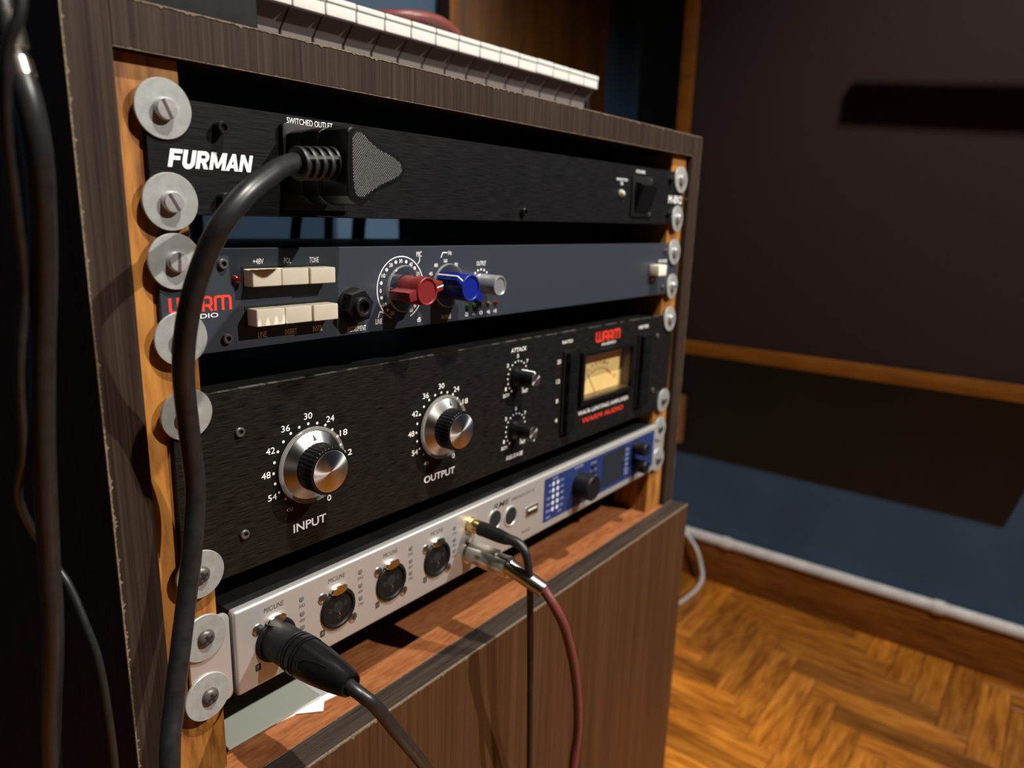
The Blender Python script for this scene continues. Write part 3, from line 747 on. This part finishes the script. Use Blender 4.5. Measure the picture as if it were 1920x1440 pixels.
# ---- audio interface (silver)
ai = unit('audio_interface', 'silver audio interface with four microphone sockets and a blue control panel', 'audio interface', -222.4, -2.34)
FY = -2.2
MB().prism(rrect(0, 20.0, 1.5, 46, 2.8), 0, 2.4, .3).build('rack_ear', 'alu', ai)
MB().prism(rrect(453.6, PW, 1.5, 46, 2.8), 0, 2.4, .3).build('rack_ear', 'alu', ai)
MB().box(21.2, 453.2, FY, 3.4, 1.0, 45.6, 1.8, 4).build('faceplate', 'alu', ai)
MB().box(21.8, 452.6, 3.4, 260, 1.6, 45.0).build('chassis', 'chassis', ai)
YI = FY - .06
for i in range(4):
    cx, cz = 42.8 + 38.45 * i, 22.0
    cs = MB().lathe([(11.4, 0), (11.4, .9), (10.9, 1.5), (9.6, 1.5), (9.2, 1.0), (9.0, .4), (.01, .3)], (cx, FY, cz), seg=48).build('combo_socket', 'matt_black', ai)
    hp = MB()
    for dx, dz in ((-5.2, .2), (5.0, 1.0), (0.4, -5.0)): hp.lathe([(1.5, .32), (1.5, .5), (.01, .5)], (cx + dx, FY, cz + dz), seg=12)
    hp.build('contact_hole', 'hole', cs, 0)
    MB().lathe([(3.2, .3), (3.2, .42), (.01, .42)], (cx, FY, cz + .8), seg=24).build('jack_hole', 'hole', cs)
    MB().lathe([(.7, .4), (.7, .9), (.1, 1.1)], (cx + .6, FY, cz - 3.0), seg=10).build('contact_pin', 'gold', cs)
    MB().lathe([(6.4, 0), (6.4, 1.9), (5.6, 2.4), (.01, 2.4)], (0, 0, 0), seg=28).xform(lambda p, a=cx, c=cz: (a + p.x * .86, FY + p.y, c + 11.2 + p.z * .42)).build('release_tab', 'nickel', cs)
    for dx, dz in ((-9.8, 9.8), (9.8, -9.8)):
        s1 = MB().lathe([(2.9, 0), (2.8, .5), (2.2, .9), (.1, 1.0)], (cx + dx, FY, cz + dz), seg=20).build('fixing_screw', 'bright_screw', cs)
        cr = MB().box(cx + dx - .28, cx + dx + .28, FY - 1.06, FY - .8, cz + dz - 1.4, cz + dz + 1.4); cr.box(cx + dx - 1.4, cx + dx + 1.4, FY - 1.05, FY - .8, cz + dz - .28, cz + dz + .28)
        cr.build('cross_recess', 'hole', cs, 0)
    MB().text('MIC/LINE', cx - 5.8, cx + 5.2, 38.5, 41.1, y=YI, shear=.12).build('lettering', 'black_ink', ai, 0)
    for k, (tx, vz) in enumerate((('SIG', 37.0), ('48V', 28.8), ('TRS', 21.2))):
        MB().lathe([(1.55, 0), (1.4, .25), (.1, .45)], (cx + 15.8, FY, vz), seg=16).build('indicator', 'led_grey', ai)
        MB().text(tx, cx + 13.9, cx + 17.8, vz - 4.6, vz - 2.9, y=YI, shear=.1).build('lettering', 'black_ink', ai, 0)
    bx = MB().prism(rrect(cx - 12.0, cx - 8.9, 9.7, 13.5, .7), YI - .02, YI + .03)
    bx.build('number_box', 'black_ink', ai, 0)
    MB().text(str(9 + i), cx - 11.2 + (.3 if i == 0 else 0), cx - 9.7 - (.3 if i == 0 else 0), 10.7, 12.5, y=YI - .06).build('lettering', 'alu', ai, 0)
for x, z, r in ((214.6, 29.2, 6.6), (232.2, 26.2, 6.6)):
    j = MB().lathe([(r + 1.0, 0), (r + .9, .5), (r, .7), (r - .3, .5), (r - .5, .05), (.01, .05)], (x, FY, z), seg=36).build('round_socket', 'alu', ai)
    MB().lathe([(r - .2, .1), (r - .25, .35), (.01, .3)], (x, FY, z), seg=32).build('socket_core', 'hole', j)
us = MB().prism(rrect(250, 264.5, 19.3, 26.5, .6), FY - .7, FY, .2).build('usb_socket', 'nickel', ai)
MB().box(251.5, 263, FY - .78, FY - .7, 20.6, 25.3).build('socket_core', 'hole', us, 0)
MB().box(252, 262.5, FY - .95, FY - .78, 23.4, 24.8).build('contact_tongue', 'ivory', us, 0)
MB().text('RME', 212.5, 231, 36.4, 40.3, y=YI, bold=.012, shear=.3).build('lettering', 'black_ink', ai, 0)
MB().text('FIREFACE UFX III', 233, 259.4, 36.9, 39.0, y=YI, bold=.004).build('lettering', 'black_ink', ai, 0)
MB().text('MIDI 1', 199, 206, 5.6, 7.6, y=YI).build('lettering', 'black_ink', ai, 0)
MB().text('PHONES', 246, 256, 7.6, 9.6, y=YI).build('lettering', 'black_ink', ai, 0)
bp = MB().prism(rrect(272.4, 448.5, 7.2, 41.6, 1.0), FY - .12, FY).build('control_panel', 'blue', ai, 0, label='royal blue control panel')
YB2 = FY - .2
g = MB()
for rr_ in range(5):
    for cc in range(2): g.disc(284.3 + 5.9 * cc, 35.3 - 5.05 * rr_, 1.75, YB2)
g.build('indicator_dots', plain('pale_led_grid', (.62, .66, .74), .4), bp, 0)
g = MB()
for rr_ in range(5):
    z = 35.3 - 5.05 * rr_
    g.text(('96', '48', 'ADAT', 'SPDIF', 'IN')[rr_], 276.0 if rr_ > 1 else 278.4, 280.9, z - .9, z + .9, y=YB2)
    g.text(('44.1', 'WC', 'AES', 'USB', 'DURec')[rr_], 293.6, 298.6, z - .6, z + 1.2, y=YB2)
g.text('LOCK', 283, 290, 38.6, 40.2, y=YB2); g.text('MADI', 276, 281.4, 9.2, 10.8, y=YB2); g.text('HOST', 291.5, 296.5, 10.2, 11.9, y=YB2)
g.text('VOLUME', 312.5, 325.5, 38.7, 40.7, y=YB2)
for z in (36.5, 30.5, 24.5, 18.5): g.text('SETUP', 337, 346.5, z, z + 1.5, y=YB2)
for z in (34, 29.5, 25, 20.5, 16, 12.4): g.text('CH', 395.2, 400.2, z, z + 2.4, y=YB2, bold=.02)
g.build('lettering', plain('pale_blue_ink', (.42, .47, .62), .6), bp, 0)
for z in (33.2, 27.2, 21.2): MB().box(338.5, 344, FY - 2.0, FY - .1, z, z + 1.9, .3, 1).build('push_button', 'matt_black', bp)
sc_ = MB().box(356.4, 393.2, FY - .5, FY - .1, 11.4, 39.4, .15, 1).build('display', 'screen', bp)
def enc(u, v, r, d):
    return MB().lathe([(r, .2), (r, d - 1.0), (r - .8, d), (.01, d)], (u, FY, v), seg=48).build('knob', 'matt_black', bp)
enc(320.8, 24.6, 10.2, 14.2); enc(411.5, 33.6, 5.8, 12.5); enc(413.5, 17.0, 5.8, 12.5)
MB().disc(420, 25.2, 2.4, YB2).build('label_mark', 'blue_plastic', bp, 0)

# ================================================================== WASHERS + SCREWS
wmesh = MB().lathe([(2.6, 0), (11.0, 0), (11.15, .2), (11.15, 1.0), (10.95, 1.25), (2.6, 1.25)], seg=56).mesh('washer_disc', M['zinc'])
sl = MB().lathe([(4.15, 0), (4.15, 2.2), (3.7, 2.9), (.01, 3.0)], (0, -1.25, 0), seg=28)
slm = sl.mesh('screw_head', M['zinc_screw'])
slot = MB().box(-.55, .55, -4.35, -3.0, -3.7, 3.7).mesh('slot', M['dark_screw'], 0)
phm = MB().lathe([(4.0, 0), (4.0, .6), (3.4, 1.7), (2.2, 2.3), (.01, 2.4)], (0, -1.25, 0), seg=28).mesh('screw_head', M['dark_screw'])
crs = MB().box(-.5, .5, -3.85, -3.0, -2.1, 2.1); crs.box(-2.1, .0 - .5, -3.82, -3.0, -.5, .5); crs.box(.5, 2.1, -3.82, -3.0, -.5, .5)
crsm = crs.mesh('cross_recess', M['hole'], 0)
UN = {'f': 'black power conditioner', 'p': 'slate-blue preamp', 'c': 'black limiting amplifier', 'a': 'silver audio interface'}
WASH = [('f', 'top left', 7.0, 42.8, -1.6, 1, 25), ('f', 'bottom left', 7.1, 8.4, -1.2, 1, 30), ('f', 'top right', 465.4, 40.6, -1.2, 1, 10), ('f', 'bottom right', 464.0, 7.6, -1.2, 1, -20),
        ('p', 'top left', 7.2, -14.8, -1.2, 1, -4), ('p', 'bottom left', 7.2, -46.0, -1.2, 1, 40), ('p', 'top right', 463.4, -21.3, -1.2, 1, 15), ('p', 'bottom right', 464.2, -51.8, -1.2, 1, 70),
        ('c', 'top left', 7.1, -78.1, -1.2, 1, 12), ('c', 'bottom left', 7.7, -151.9, -1.2, 0, 20), ('c', 'top right', 464.9, -81.3, -1.2, 1, 0), ('c', 'bottom right', 464.9, -157.9, -1.2, 0, 10),
        ('a', 'top left', 6.9, -183.0, -1.2, 0, 25), ('a', 'bottom left', 6.8, -213.3, -1.2, 0, 15), ('a', 'top right', 462.4, -184.8, -1.2, 0, 0), ('a', 'bottom right', 463.2, -215.8, -1.2, 0, 0)]
for k, where, x, z, y, slotted, ang in WASH:
    hid = 'slotted screw' if slotted else 'dark cross-head screw'
    t = thing('mounting_washer', 'zinc washer with %s, %s corner of %s' % (hid, where, UN[k]), 'washer', (x, -0.15, z), (random.uniform(-.05, .05), 0, random.uniform(-.04, .04)), 'mounting washers on the rack rails')
    d = bpy.data.objects.new('washer_disc', wmesh); COL.objects.link(d); d.parent = t
    s = bpy.data.objects.new('screw_head', slm if slotted else phm); COL.objects.link(s); s.parent = t
    if k == 'a' and 'left' in where: s.location = (0.0008, 0, 0)
    s.rotation_euler = (0, math.radians(-ang), 0)
    c = bpy.data.objects.new('slot' if slotted else 'cross_recess', slot if slotted else crsm); COL.objects.link(c); c.parent = s

# ================================================================== POWER PLUG
pp = thing('power_plug', 'black moulded power plug with dotted grip and thick black cord in the FURMAN outlet', 'power plug', (0, 0, 3.4), (0, math.atan(.68 / 480), 0))
PLUG = [(59.9, 33.7), (60.6, 35.7), (62.3, 37.0), (64.7, 37.6), (67.8, 37.1), (71.3, 35.0), (76.3, 32.0), (82.0, 30.0), (86.8, 28.5), (90.8, 25.7), (92.6, 22.6), (90.8, 18.6), (86.7, 15.7), (80.8, 13.7), (75.0, 10.9), (71.3, 8.0), (67.1, 5.8), (63.5, 6.7), (60.5, 9.0), (59.5, 11.9)]
def smoothpoly(P, n=3):
    out = []
    N = len(P)
    for i in range(N):
        p0, p1, p2, p3 = [Vector((*P[(i + d) % N], 0)) for d in (-1, 0, 1, 2)]
        for k in range(n):
            t = k / n
            q = .5 * ((2 * p1) + (p2 - p0) * t + (2 * p0 - 5 * p1 + 4 * p2 - p3) * t * t + (3 * p1 - p0 - 3 * p2 + p3) * t ** 3)
            out.append((q.x, q.y))
    return out
PG = smoothpoly(PLUG)
def scaled(P, k, c=(72, 21.7)): return [(c[0] + (x - c[0]) * k, c[1] + (z - c[1]) * k) for x, z in P]
MB().prism(PG, -44.0, -26.6, 1.3, 3).build('plug_body', 'black_plastic', pp)
MB().prism(scaled(PG, .965), -26.6, -25.6).build('plug_seam', 'matt_black', pp)
MB().prism(PG, -25.6, -14.2, .8, 2).build('plug_base', 'black_plastic', pp)
MB().prism(scaled(PG, .985), -14.0, -3.05, .6, 2).build('plug_adapter', 'matt_black', pp)
PAD = [(64.7, 35.5), (67.7, 35.2), (71.7, 32.2), (77.2, 29.4), (83.9, 27.2), (88.6, 25.0), (90.4, 22.5), (89.2, 19.4), (83.8, 17.0), (77.9, 14.7), (72.3, 11.6), (67.1, 8.9), (63.6, 10.4), (62.4, 15.4), (62.1, 25.2), (62.3, 32.4)]
PADS = smoothpoly(PAD, 3)
gp = MB().prism(PADS, -44.15, -43.6).build('grip_pad', 'matt_black', pp)
def inside(x, z, P):
    c = False; j = len(P) - 1
    for i in range(len(P)):
        if (P[i][1] > z) != (P[j][1] > z) and x < (P[j][0] - P[i][0]) * (z - P[i][1]) / (P[j][1] - P[i][1]) + P[i][0]: c = not c
        j = i
    return c
gd = MB(); row = 0; z = 8.0
PIN = scaled(PADS, .965)
while z < 37:
    x = 60.0 + (0.55 if row % 2 else 0)
    while x < 92:
        if inside(x, z, PIN):
            r = .25
            gd.add([(x + r, -44.15, z), (x + r / 2, -44.15, z + .21), (x - r / 2, -44.15, z + .21), (x - r, -44.15, z), (x - r / 2, -44.15, z - .21), (x + r / 2, -44.15, z - .21), (x, -44.4, z)], [(0, 1, 6), (1, 2, 6), (2, 3, 6), (3, 4, 6), (4, 5, 6), (5, 0, 6)])
        x += 1.1
    z += .62; row += 1
go = gd.build('grip_dots', 'grip_dot', gp, 0); go['kind'] = 'stuff'
bt = MB()
BAX = (-1, -.02, -.07); BO = (60.8, -34.2, 22.6)
bt.lathe([(5.3, 0), (5.3, 18.6), (4.9, 19.0), (.01, 19.0)], BO, BAX, 40)
bto = bt.build('strain_relief', 'matt_black', pp)
for i in range(5):
    d = .2 + i * 4.1
    MB().lathe([(5.2, d), (6.5, d + .2), (6.7, d + .6), (6.7, d + 1.7), (6.5, d + 2.1), (5.2, d + 2.3)], BO, BAX, 40).build('ridge', 'rubber', bto)
ax = Vector(BAX).normalized(); e1 = ax.cross(Vector((0, 0, 1))).normalized(); e2 = ax.cross(e1)
for a in (0, 90, 180, 270):
    w = MB()
    dirv = e1 * math.cos(math.radians(a + 20)) + e2 * math.sin(math.radians(a + 20))
    w.tube([Vector(BO) + dirv * 5.5 + ax * .4, Vector(BO) + dirv * 5.5 + ax * 18.4], 1.25, 8, 1)
    w.build('rib', 'rubber', bto)
POWER = [(46.5, -34.5, 22.0), (41.3, -34.4, 21.4), (33.0, -37.5, 19.2), (24.8, -41.0, 15.6), (11.8, -45.0, 8.2), (2.8, -45.0, -1.2), (-1.6, -41.0, -11.5), (-4.8, -36.0, -25.0), (-6.2, -31.0, -39.0), (-5.8, -26.0, -53.8), (-3.5, -21.0, -67.5), (-0.6, -17.0, -88.5), (1.3, -14.5, -110.3), (-1.2, -14.5, -130.8), (-6.4, -15.5, -155.1), (-12.4, -18.5, -175.8), (-18.8, -22.0, -198.0), (-25.2, -28.0, -218.7), (-34, -38, -290), (-44, -50, -420), (-52, -60, -560), (-52, -80, -690), (-40, -120, -709), (30, -160, -710)]
MB().tube(POWER, 4.05, 20, 6).build('cord', 'cable', pp)

# ================================================================== XLR CABLE
xl = thing('microphone_cable', 'black cable with black locking plug in the first microphone socket', 'cable', (0, 0, -222.4), (0, math.atan(2.34 / 480), 0))
XU, XV = 42.8, 22.0
MB().lathe([(9.4, 1.2), (9.4, 15.5), (9.2, 16)], (XU, FY, XV), seg=48).build('shell', 'matt_black', xl)
def ringw(a, d): return 1.0
bd = MB().lathe([(9.2, 15.8), (9.9, 16.2), (9.9, 17.2), (8.9, 17.5), (8.9, 18.1), (10.0, 18.3), (10.0, 19.3), (8.9, 19.6), (8.9, 20.3), (10.05, 20.6), (10.05, 23.2), (9.1, 23.4), (9.1, 24.1), (10.0, 24.4), (10.0, 25.2), (9.1, 25.4), (9.1, 26.0), (9.8, 26.3), (9.7, 28), (9.3, 33), (8.6, 39), (7.6, 46), (6.7, 51), (5.9, 55), (5.5, 56.2), (4.6, 56.6), (4.2, 55.5), (.01, 55.4)], (XU, FY, XV), seg=56)
bdo = bd.build('plug_housing', 'black_plastic', xl)
for zs in (1, -1):   # raised U-shaped grip rib, top-left and bottom sides
    pts = []
    for k in range(15):
        s = -1 + 2 * k / 14
        dd = 30.0 + 15 * abs(s) ** 3.0
        rr_ = (9.75 if dd < 30 else 9.3 - (dd - 33) * .131) if dd < 46 else 7.6
        rr_ = 9.5 - max(0, dd - 30) * .125
        an = math.radians((160 if zs > 0 else -20)) + s * .62
        pts.append((XU + rr_ * math.cos(an), FY - dd, XV + rr_ * math.sin(an)))
    MB().tube(pts, .55, 8, 3).build('grip_rib', 'black_plastic', bdo)
XC = [(42.8, -50, 22.0), (42.6, -58.0, 21.6), (44.4, -64.5, 18.6), (49.0, -68.0, 12.0), (63.8, -69.0, -13.0), (83.2, -67.0, -45.0), (110, -66, -100), (140, -70, -200), (150, -80, -340), (140, -110, -470), (90, -160, -485), (20, -200, -485.5)]
MB().tube(XC, 3.15, 18, 7).build('cord', 'cable', xl)

# ================================================================== HEADPHONE CABLE (gold plug)
hc = thing('headphone_cable', 'thin black cable with gold plug hanging from the audio interface', 'cable', (189.4, 0, -189.3))
MB().lathe([(5.2, 0), (5.2, .6), (4.8, .8), (4.8, 7), (4.2, 8), (4.2, 10.5)], (0, FY, 0), seg=32).build('gold_plug', 'gold', hc)
MB().tube([(0, -11, 0), (0, -16, 0), (-.4, -26, -.2), (-1.2, -34, 0.0)], [4.7, 4.7, 4.4, 3.6], 24, 4).build('plug_housing', 'matt_black', hc)
MB().tube([(-1.2, -33.8, 0.0), (-1.2, -38, .4), (-.4, -43, -1.2), (-.2, -48, -6.8), (1.2, -50, -20.3)], [3.5, 3.2, 3.1, 2.7, 2.25], 20, 6).build('strain_relief', 'rubber', hc)
MB().tube([(-.3, -48.4, -9), (1.2, -50, -20.3), (3.3, -50, -46.8), (7.1, -49, -87.2), (10.7, -48, -125.5), (14.1, -47, -170), (20, -46, -300), (20, -50, -430), (22, -70, -508), (36, -130, -519), (50, -190, -519.5)], 2.15, 16, 6).build('cord', 'cable', hc)

# ================================================================== INSTRUMENT CABLE (silver plug, burgundy)
ic = thing('instrument_cable', 'burgundy cable with long silver metal plug hanging from the audio interface', 'cable', (189.0, 0, -208.2))
MB().lathe([(7.8, 0), (7.8, 1.0), (6.6, 1.4), (6.6, 9), (6.9, 9.3), (6.9, 22), (6.6, 22.5), (6.6, 31), (6.9, 31.3), (6.9, 33.2), (6.0, 33.6), (4.8, 34)], (0, FY, 0), seg=40).build('plug_body', 'steel', ic)
MB().prism([(-3.5, 6.4), (3.5, 6.4), (2.6, 7.8), (-2.6, 7.8)], -26, -4, .4).build('latch', 'steel', ic)
kd = Vector((4.6, -23, -9.5)).normalized()
MB().lathe([(5.5, -3), (5.7, 0), (5.5, .6), (5.2, 1.2), (5.0, 25), (4.6, 26.2), (3.4, 26.6)], (0.2, -35.0, .6), kd, 36).build('plug_sleeve', 'steel', ic)
kp = Vector((0.2, -35, .6)) + kd * 24
MB().tube([tuple(kp), (6.3, -58, -9.9), (8.6, -65.5, -20.8), (15.8, -69, -38), (26.9, -70, -69.2), (37.8, -68, -104.3), (42.9, -66, -133.6), (43.0, -64, -160.8), (40, -62, -260), (38, -62, -390), (50, -72, -485), (100, -92, -499.5), (180, -100, -499.6)], 3.05, 18, 7).build('cord', 'burgundy', ic)

# ================================================================== PAPERS ON THE SHELF
cd = MB().box(0, 57, 0, 150, 0, 1.6, .5, 2).build('card_folder', 'card', loc=(26.5, 19.6, -266.6)); cd.rotation_euler = (0, 0, math.radians(-2.0))
tag(cd, 'grey-green card folder lying on the shelf under the silver audio interface', 'folder')
def sheet(lx, ly, lz, w0, w1, d, a, lab):
    s = MB().box(w0, w1, 0, d, 0, .35).build('paper_sheet', 'paper', loc=(lx, ly, lz), smooth=0); s.rotation_euler = (0, 0, math.radians(a))
    return tag(s, lab, 'paper', 'white sheets under the card folder')
sheet(46, 21.4, -267.9, 0, 54, 90, -9.5, 'white paper sheet, the wider one showing along the front edge of the grey-green folder')
sheet(77.5, 8.2, -267.45, -40, 0, 40, -40.6, 'white paper sheet whose corner sticks out furthest from under the grey-green folder')

# ================================================================== KEYBOARD ON TOP
ky = thing('midi_keyboard', 'small keyboard with white keys and charcoal case on top of the rack cabinet', 'keyboard', (119.3, 101.4, 78.8), (0, 0, -.0254))
KW = 23.5
top0 = MB()
km = MB()
km.box(.35, KW - .35, 0, 150, 43.2, 53.0, 1.2, 3)
keym = km.mesh('white_key', M['white_key'])
lipm = MB().box(.35, KW - .35, -.8, 3.0, 50.6, 54.4, 1.3, 3).mesh('key_lip', M['white_key'])
stm = MB().box(.7, KW - .7, 14, 140, 26, 43.2, 0.5, 1)
stm.add([(.7, 14.2, 43.2), (.7, 14.2, 32), (.7, 4, 43.2), (KW - .7, 14.2, 43.2), (KW - .7, 14.2, 32), (KW - .7, 4, 43.2)], [(0, 1, 2), (3, 5, 4), (1, 4, 5, 2), (0, 2, 5, 3)])
stemm = stm.mesh('key_stem', M['key_stem'], 0)
bkm = MB().box(-6, 6, 52, 148, 53, 64, 1.5, 2).mesh('black_key', M['matt_black'])
for i in range(15):
    k = bpy.data.objects.new('white_key', keym); COL.objects.link(k); k.parent = ky; k.location = (i * KW * MM, 0, random.uniform(-.25, .25) * MM)
    for nm, me in (('key_lip', lipm), ('key_stem', stemm)):
        s = bpy.data.objects.new(nm, me); COL.objects.link(s); s.parent = k
    if i % 7 in (0, 1, 3, 4, 5) and i < 14:
        bk = bpy.data.objects.new('black_key', bkm); COL.objects.link(bk); bk.parent = ky; bk.location = ((i + 1) * KW * MM, 0, 0)
MB().box(-1, 15 * KW + 1, 22, 230, 0, 25.5, 1.5, 2).build('key_bed', 'matt_black', ky)
MB().box(-.5, 15 * KW + .5, 142, 232, 25.5, 58, 2, 2).build('rear_case', 'case_grey', ky)
MB().box(15 * KW + .8, 15 * KW + 5, 12, 232, 0, 42.5, 1, 2).build('right_cheek', 'matt_black', ky)
lc = MB().box(-118, -1.2, -3, 232, 0, 62, 3, 3).build('left_case', 'case_grey', ky)
MB().box(-90, -86, -3.4, -2.8, 4, 58).build('case_seam', 'hole', ky, 0)
ca = MB().tube([(255, 345, 84.5), (265, 300, 150), (280, 205, 156), (300, 172, 158.5), (330, 168, 161.5), (352, 171, 160), (375, 180, 155), (400, 215, 150), (410, 300, 150), (415, 345, 84.5)], 5.0, 16, 6).build('coiled_cable', 'burgundy')
tag(ca, 'dull red cable arching over the back of the white keys', 'cable')

# ================================================================== WALL FITTINGS
ap = thing('acoustic_panel', 'large dark brown fabric acoustic panel in an orange wood frame on the blue wall', 'acoustic panel', (XW, 0, -231))
PT = 120.0
Y0, Y1, PH = -322.0, 304.0, 1000.0
MB().box(-PT + 6, -.1, Y0 + 20, Y1 - 20, 22, PH - 20, 1).build('fabric', 'fabric', ap)
MB().box(-PT, -.1, Y0, Y1, 0, 24, 1).build('frame_rail', 'trim', ap)
MB().box(-PT, -.1, Y0, Y1, PH - 24, PH, 1).build('frame_rail', 'trim', ap)
MB().box(-PT, -.1, Y1 - 24, Y1, 24, PH - 24, 1).build('frame_stile', 'trim', ap)
MB().box(-PT, -.1, Y0, Y0 + 24, 24, PH - 24, 1).build('frame_stile', 'trim', ap)
wp = thing('wooden_panel', 'tall amber wood panel fixed to the blue back wall behind the keyboard', 'wood panel', (655, YB, -600))
MB().box(0, 425, -22, -.1, 0, 1500, 2).build('board', 'wood_dark', wp)
MB().box(0, 14, -26, -22, 0, 1500, 1).build('edge_strip', 'trim', wp)
cn = thing('wall_conduit', 'grey-white cable conduit running along the top of the wooden baseboard', 'conduit', (XW - 14, 0, FLOOR_Z + 79))
MB().tube([(0, -1500, 11), (0, -600, 11), (0, 0, 11), (0, 440, 11)], 10.8, 20, 1).build('tube', 'conduit', cn)
for y in (185, -188, -560, -930): MB().lathe([(10.9, 0), (12.8, .5), (12.8, 16), (10.9, 16.5)], (0, y, 11), (0, -1, 0), 24).build('coupling', 'conduit', cn)
wc = MB().tube([(1183, 330, -612), (1174, 275, -614), (1166, 248, -622), (1161, 226, -642), (1158, 214, -668), (1150, 205, -690), (1125, 203, -703), (1085, 206, -707), (1040, 212, -707), (960, 240, -707), (840, 300, -707)], 3.7, 14, 6).build('white_cord', 'conduit')
tag(wc, 'white cord curling from the wall conduit down onto the parquet', 'cable')
sp = thing('wall_socket', 'pale pink-beige socket plate on the blue wall beside the cabinet', 'socket', (XW, 340, -437))
MB().box(-11, -.1, -48, 48, 0, 100, 2, 3).build('plate', 'pink_plate', sp)
MB().box(-12, -10.8, -28, 28, 22, 78, 1.5, 2).build('insert', 'pink_plate', sp)

# unseen bar added above the frame to cast a shadow across the acoustic panel
hb = thing('shadow_caster_bar', 'slim black bar added out of view to cast a shadow on the acoustic panel', 'bar', (879, -158, 474))
MB().prism([(0, 3), (0, 33), (-12, 33), (-12, 3)], 0, 1).xform(lambda p: (p.x, -p.y * 520, p.z - p.y * 50)).build('bar', 'matt_black', hb)
for y in (-340, -490): MB().tube([(-6, y, 30 + y * .1), (-6, y, CEIL_Z - 474)], 1.0, 8, 1).build('wire', 'dark_screw', hb)
# ================================================================== CABLES LEFT OF THE CABINET
def hang(name, pts, r, lab):
    o = MB().tube(pts, r, 16, 6).build(name, 'cable'); return tag(o, lab, 'cable', 'black cables hanging left of the cabinet')
tk = thing('hanging_cable', 'thickest black cable, with silver collars at the top, hanging left of the cabinet', 'cable', (0, 0, 0), group='black cables hanging left of the cabinet')
MB().tube([(-63, -40, 110), (-61.4, -51.2, 58.6), (-59.6, -51.0, 46.0), (-58.4, -54.8, 32.3), (-56.8, -52.5, 15.7), (-55.0, -42.5, -11.6), (-55.0, -34.3, -36.9), (-55.0, -24.2, -74.3), (-54.0, -13.7, -116.9), (-54.0, -7.8, -151.3), (-54.0, 12.0, -218.2), (-52, 30, -330), (-50, 50, -500), (-50, 60, -680), (-60, 90, -707), (-90, 160, -707)], 3.6, 16, 6).build('cord', 'cable', tk)
MB().lathe([(3.7, 0), (4.1, .4), (4.1, 9.0), (3.7, 9.4)], (-60.9, -51.3, 56.0), (1.0, .1, -7), 20).build('collar', 'steel', tk)
MB().lathe([(3.7, 0), (4.0, .3), (4.0, 4.4), (3.7, 4.8)], (-59.3, -51.6, 44.0), (.5, -1.6, -6), 20).build('collar', 'steel', tk)
hang('hanging_cable', [(-58, -60, 100), (-62.0, -68.4, 58.2), (-66.0, -65.6, 43.1), (-66.0, -59.1, 24.4), (-63.0, -50.0, 3.9), (-60.0, -40.0, -17.9), (-62.0, -33.5, -44.5), (-60.0, -22, -73.0), (-58.0, -5, -96), (-48.0, 5.1, -123.3), (-44.0, 0.4, -136), (-42.0, -5.7, -151.1), (-40.0, -8.8, -167.1), (-39.0, -9.5, -191.3), (-38.0, -7.7, -218.0), (-37, -4, -300), (-37, 0, -500), (-38, 10, -690), (-50, 40, -709), (-80, 80, -709)], 1.5, 'thin black cable winding past the thick hanging cable left of the cabinet')
# ------------------------------------------------------------------ cables behind the rack seen through the gap
def back(pts, r, mat, lab):
    o = MB().tube(pts, r, 12, 5).build('rear_cable', mat); return tag(o, lab, 'cable', 'cables behind the rack units')
back([(268, 300, -255), (272, 300, -120), (284, 300, -10), (296, 300, 20), (320, 310, 60)], 5.0, 'cable', 'slanting black cable seen behind the rack left of the plug shadow gap')
back([(320, 305, -255), (322, 305, -120), (326, 305, -10), (330, 306, 25), (345, 310, 60)], 4.5, 'cable', 'upright black cable seen behind the rack in the gap below the FURMAN unit')
back([(350, 300, -255), (352, 300, -120), (360, 300, -10), (368, 300, 25), (380, 310, 60)], 7.0, 'cable', 'rightmost black cable seen behind the rack in the gap below the FURMAN unit')
back([(176, 290, -255), (178, 290, -120), (180, 290, -10), (178, 290, 25), (170, 300, 60)], 5.5, 'conduit', 'white cable seen behind the rack beside the left rail')
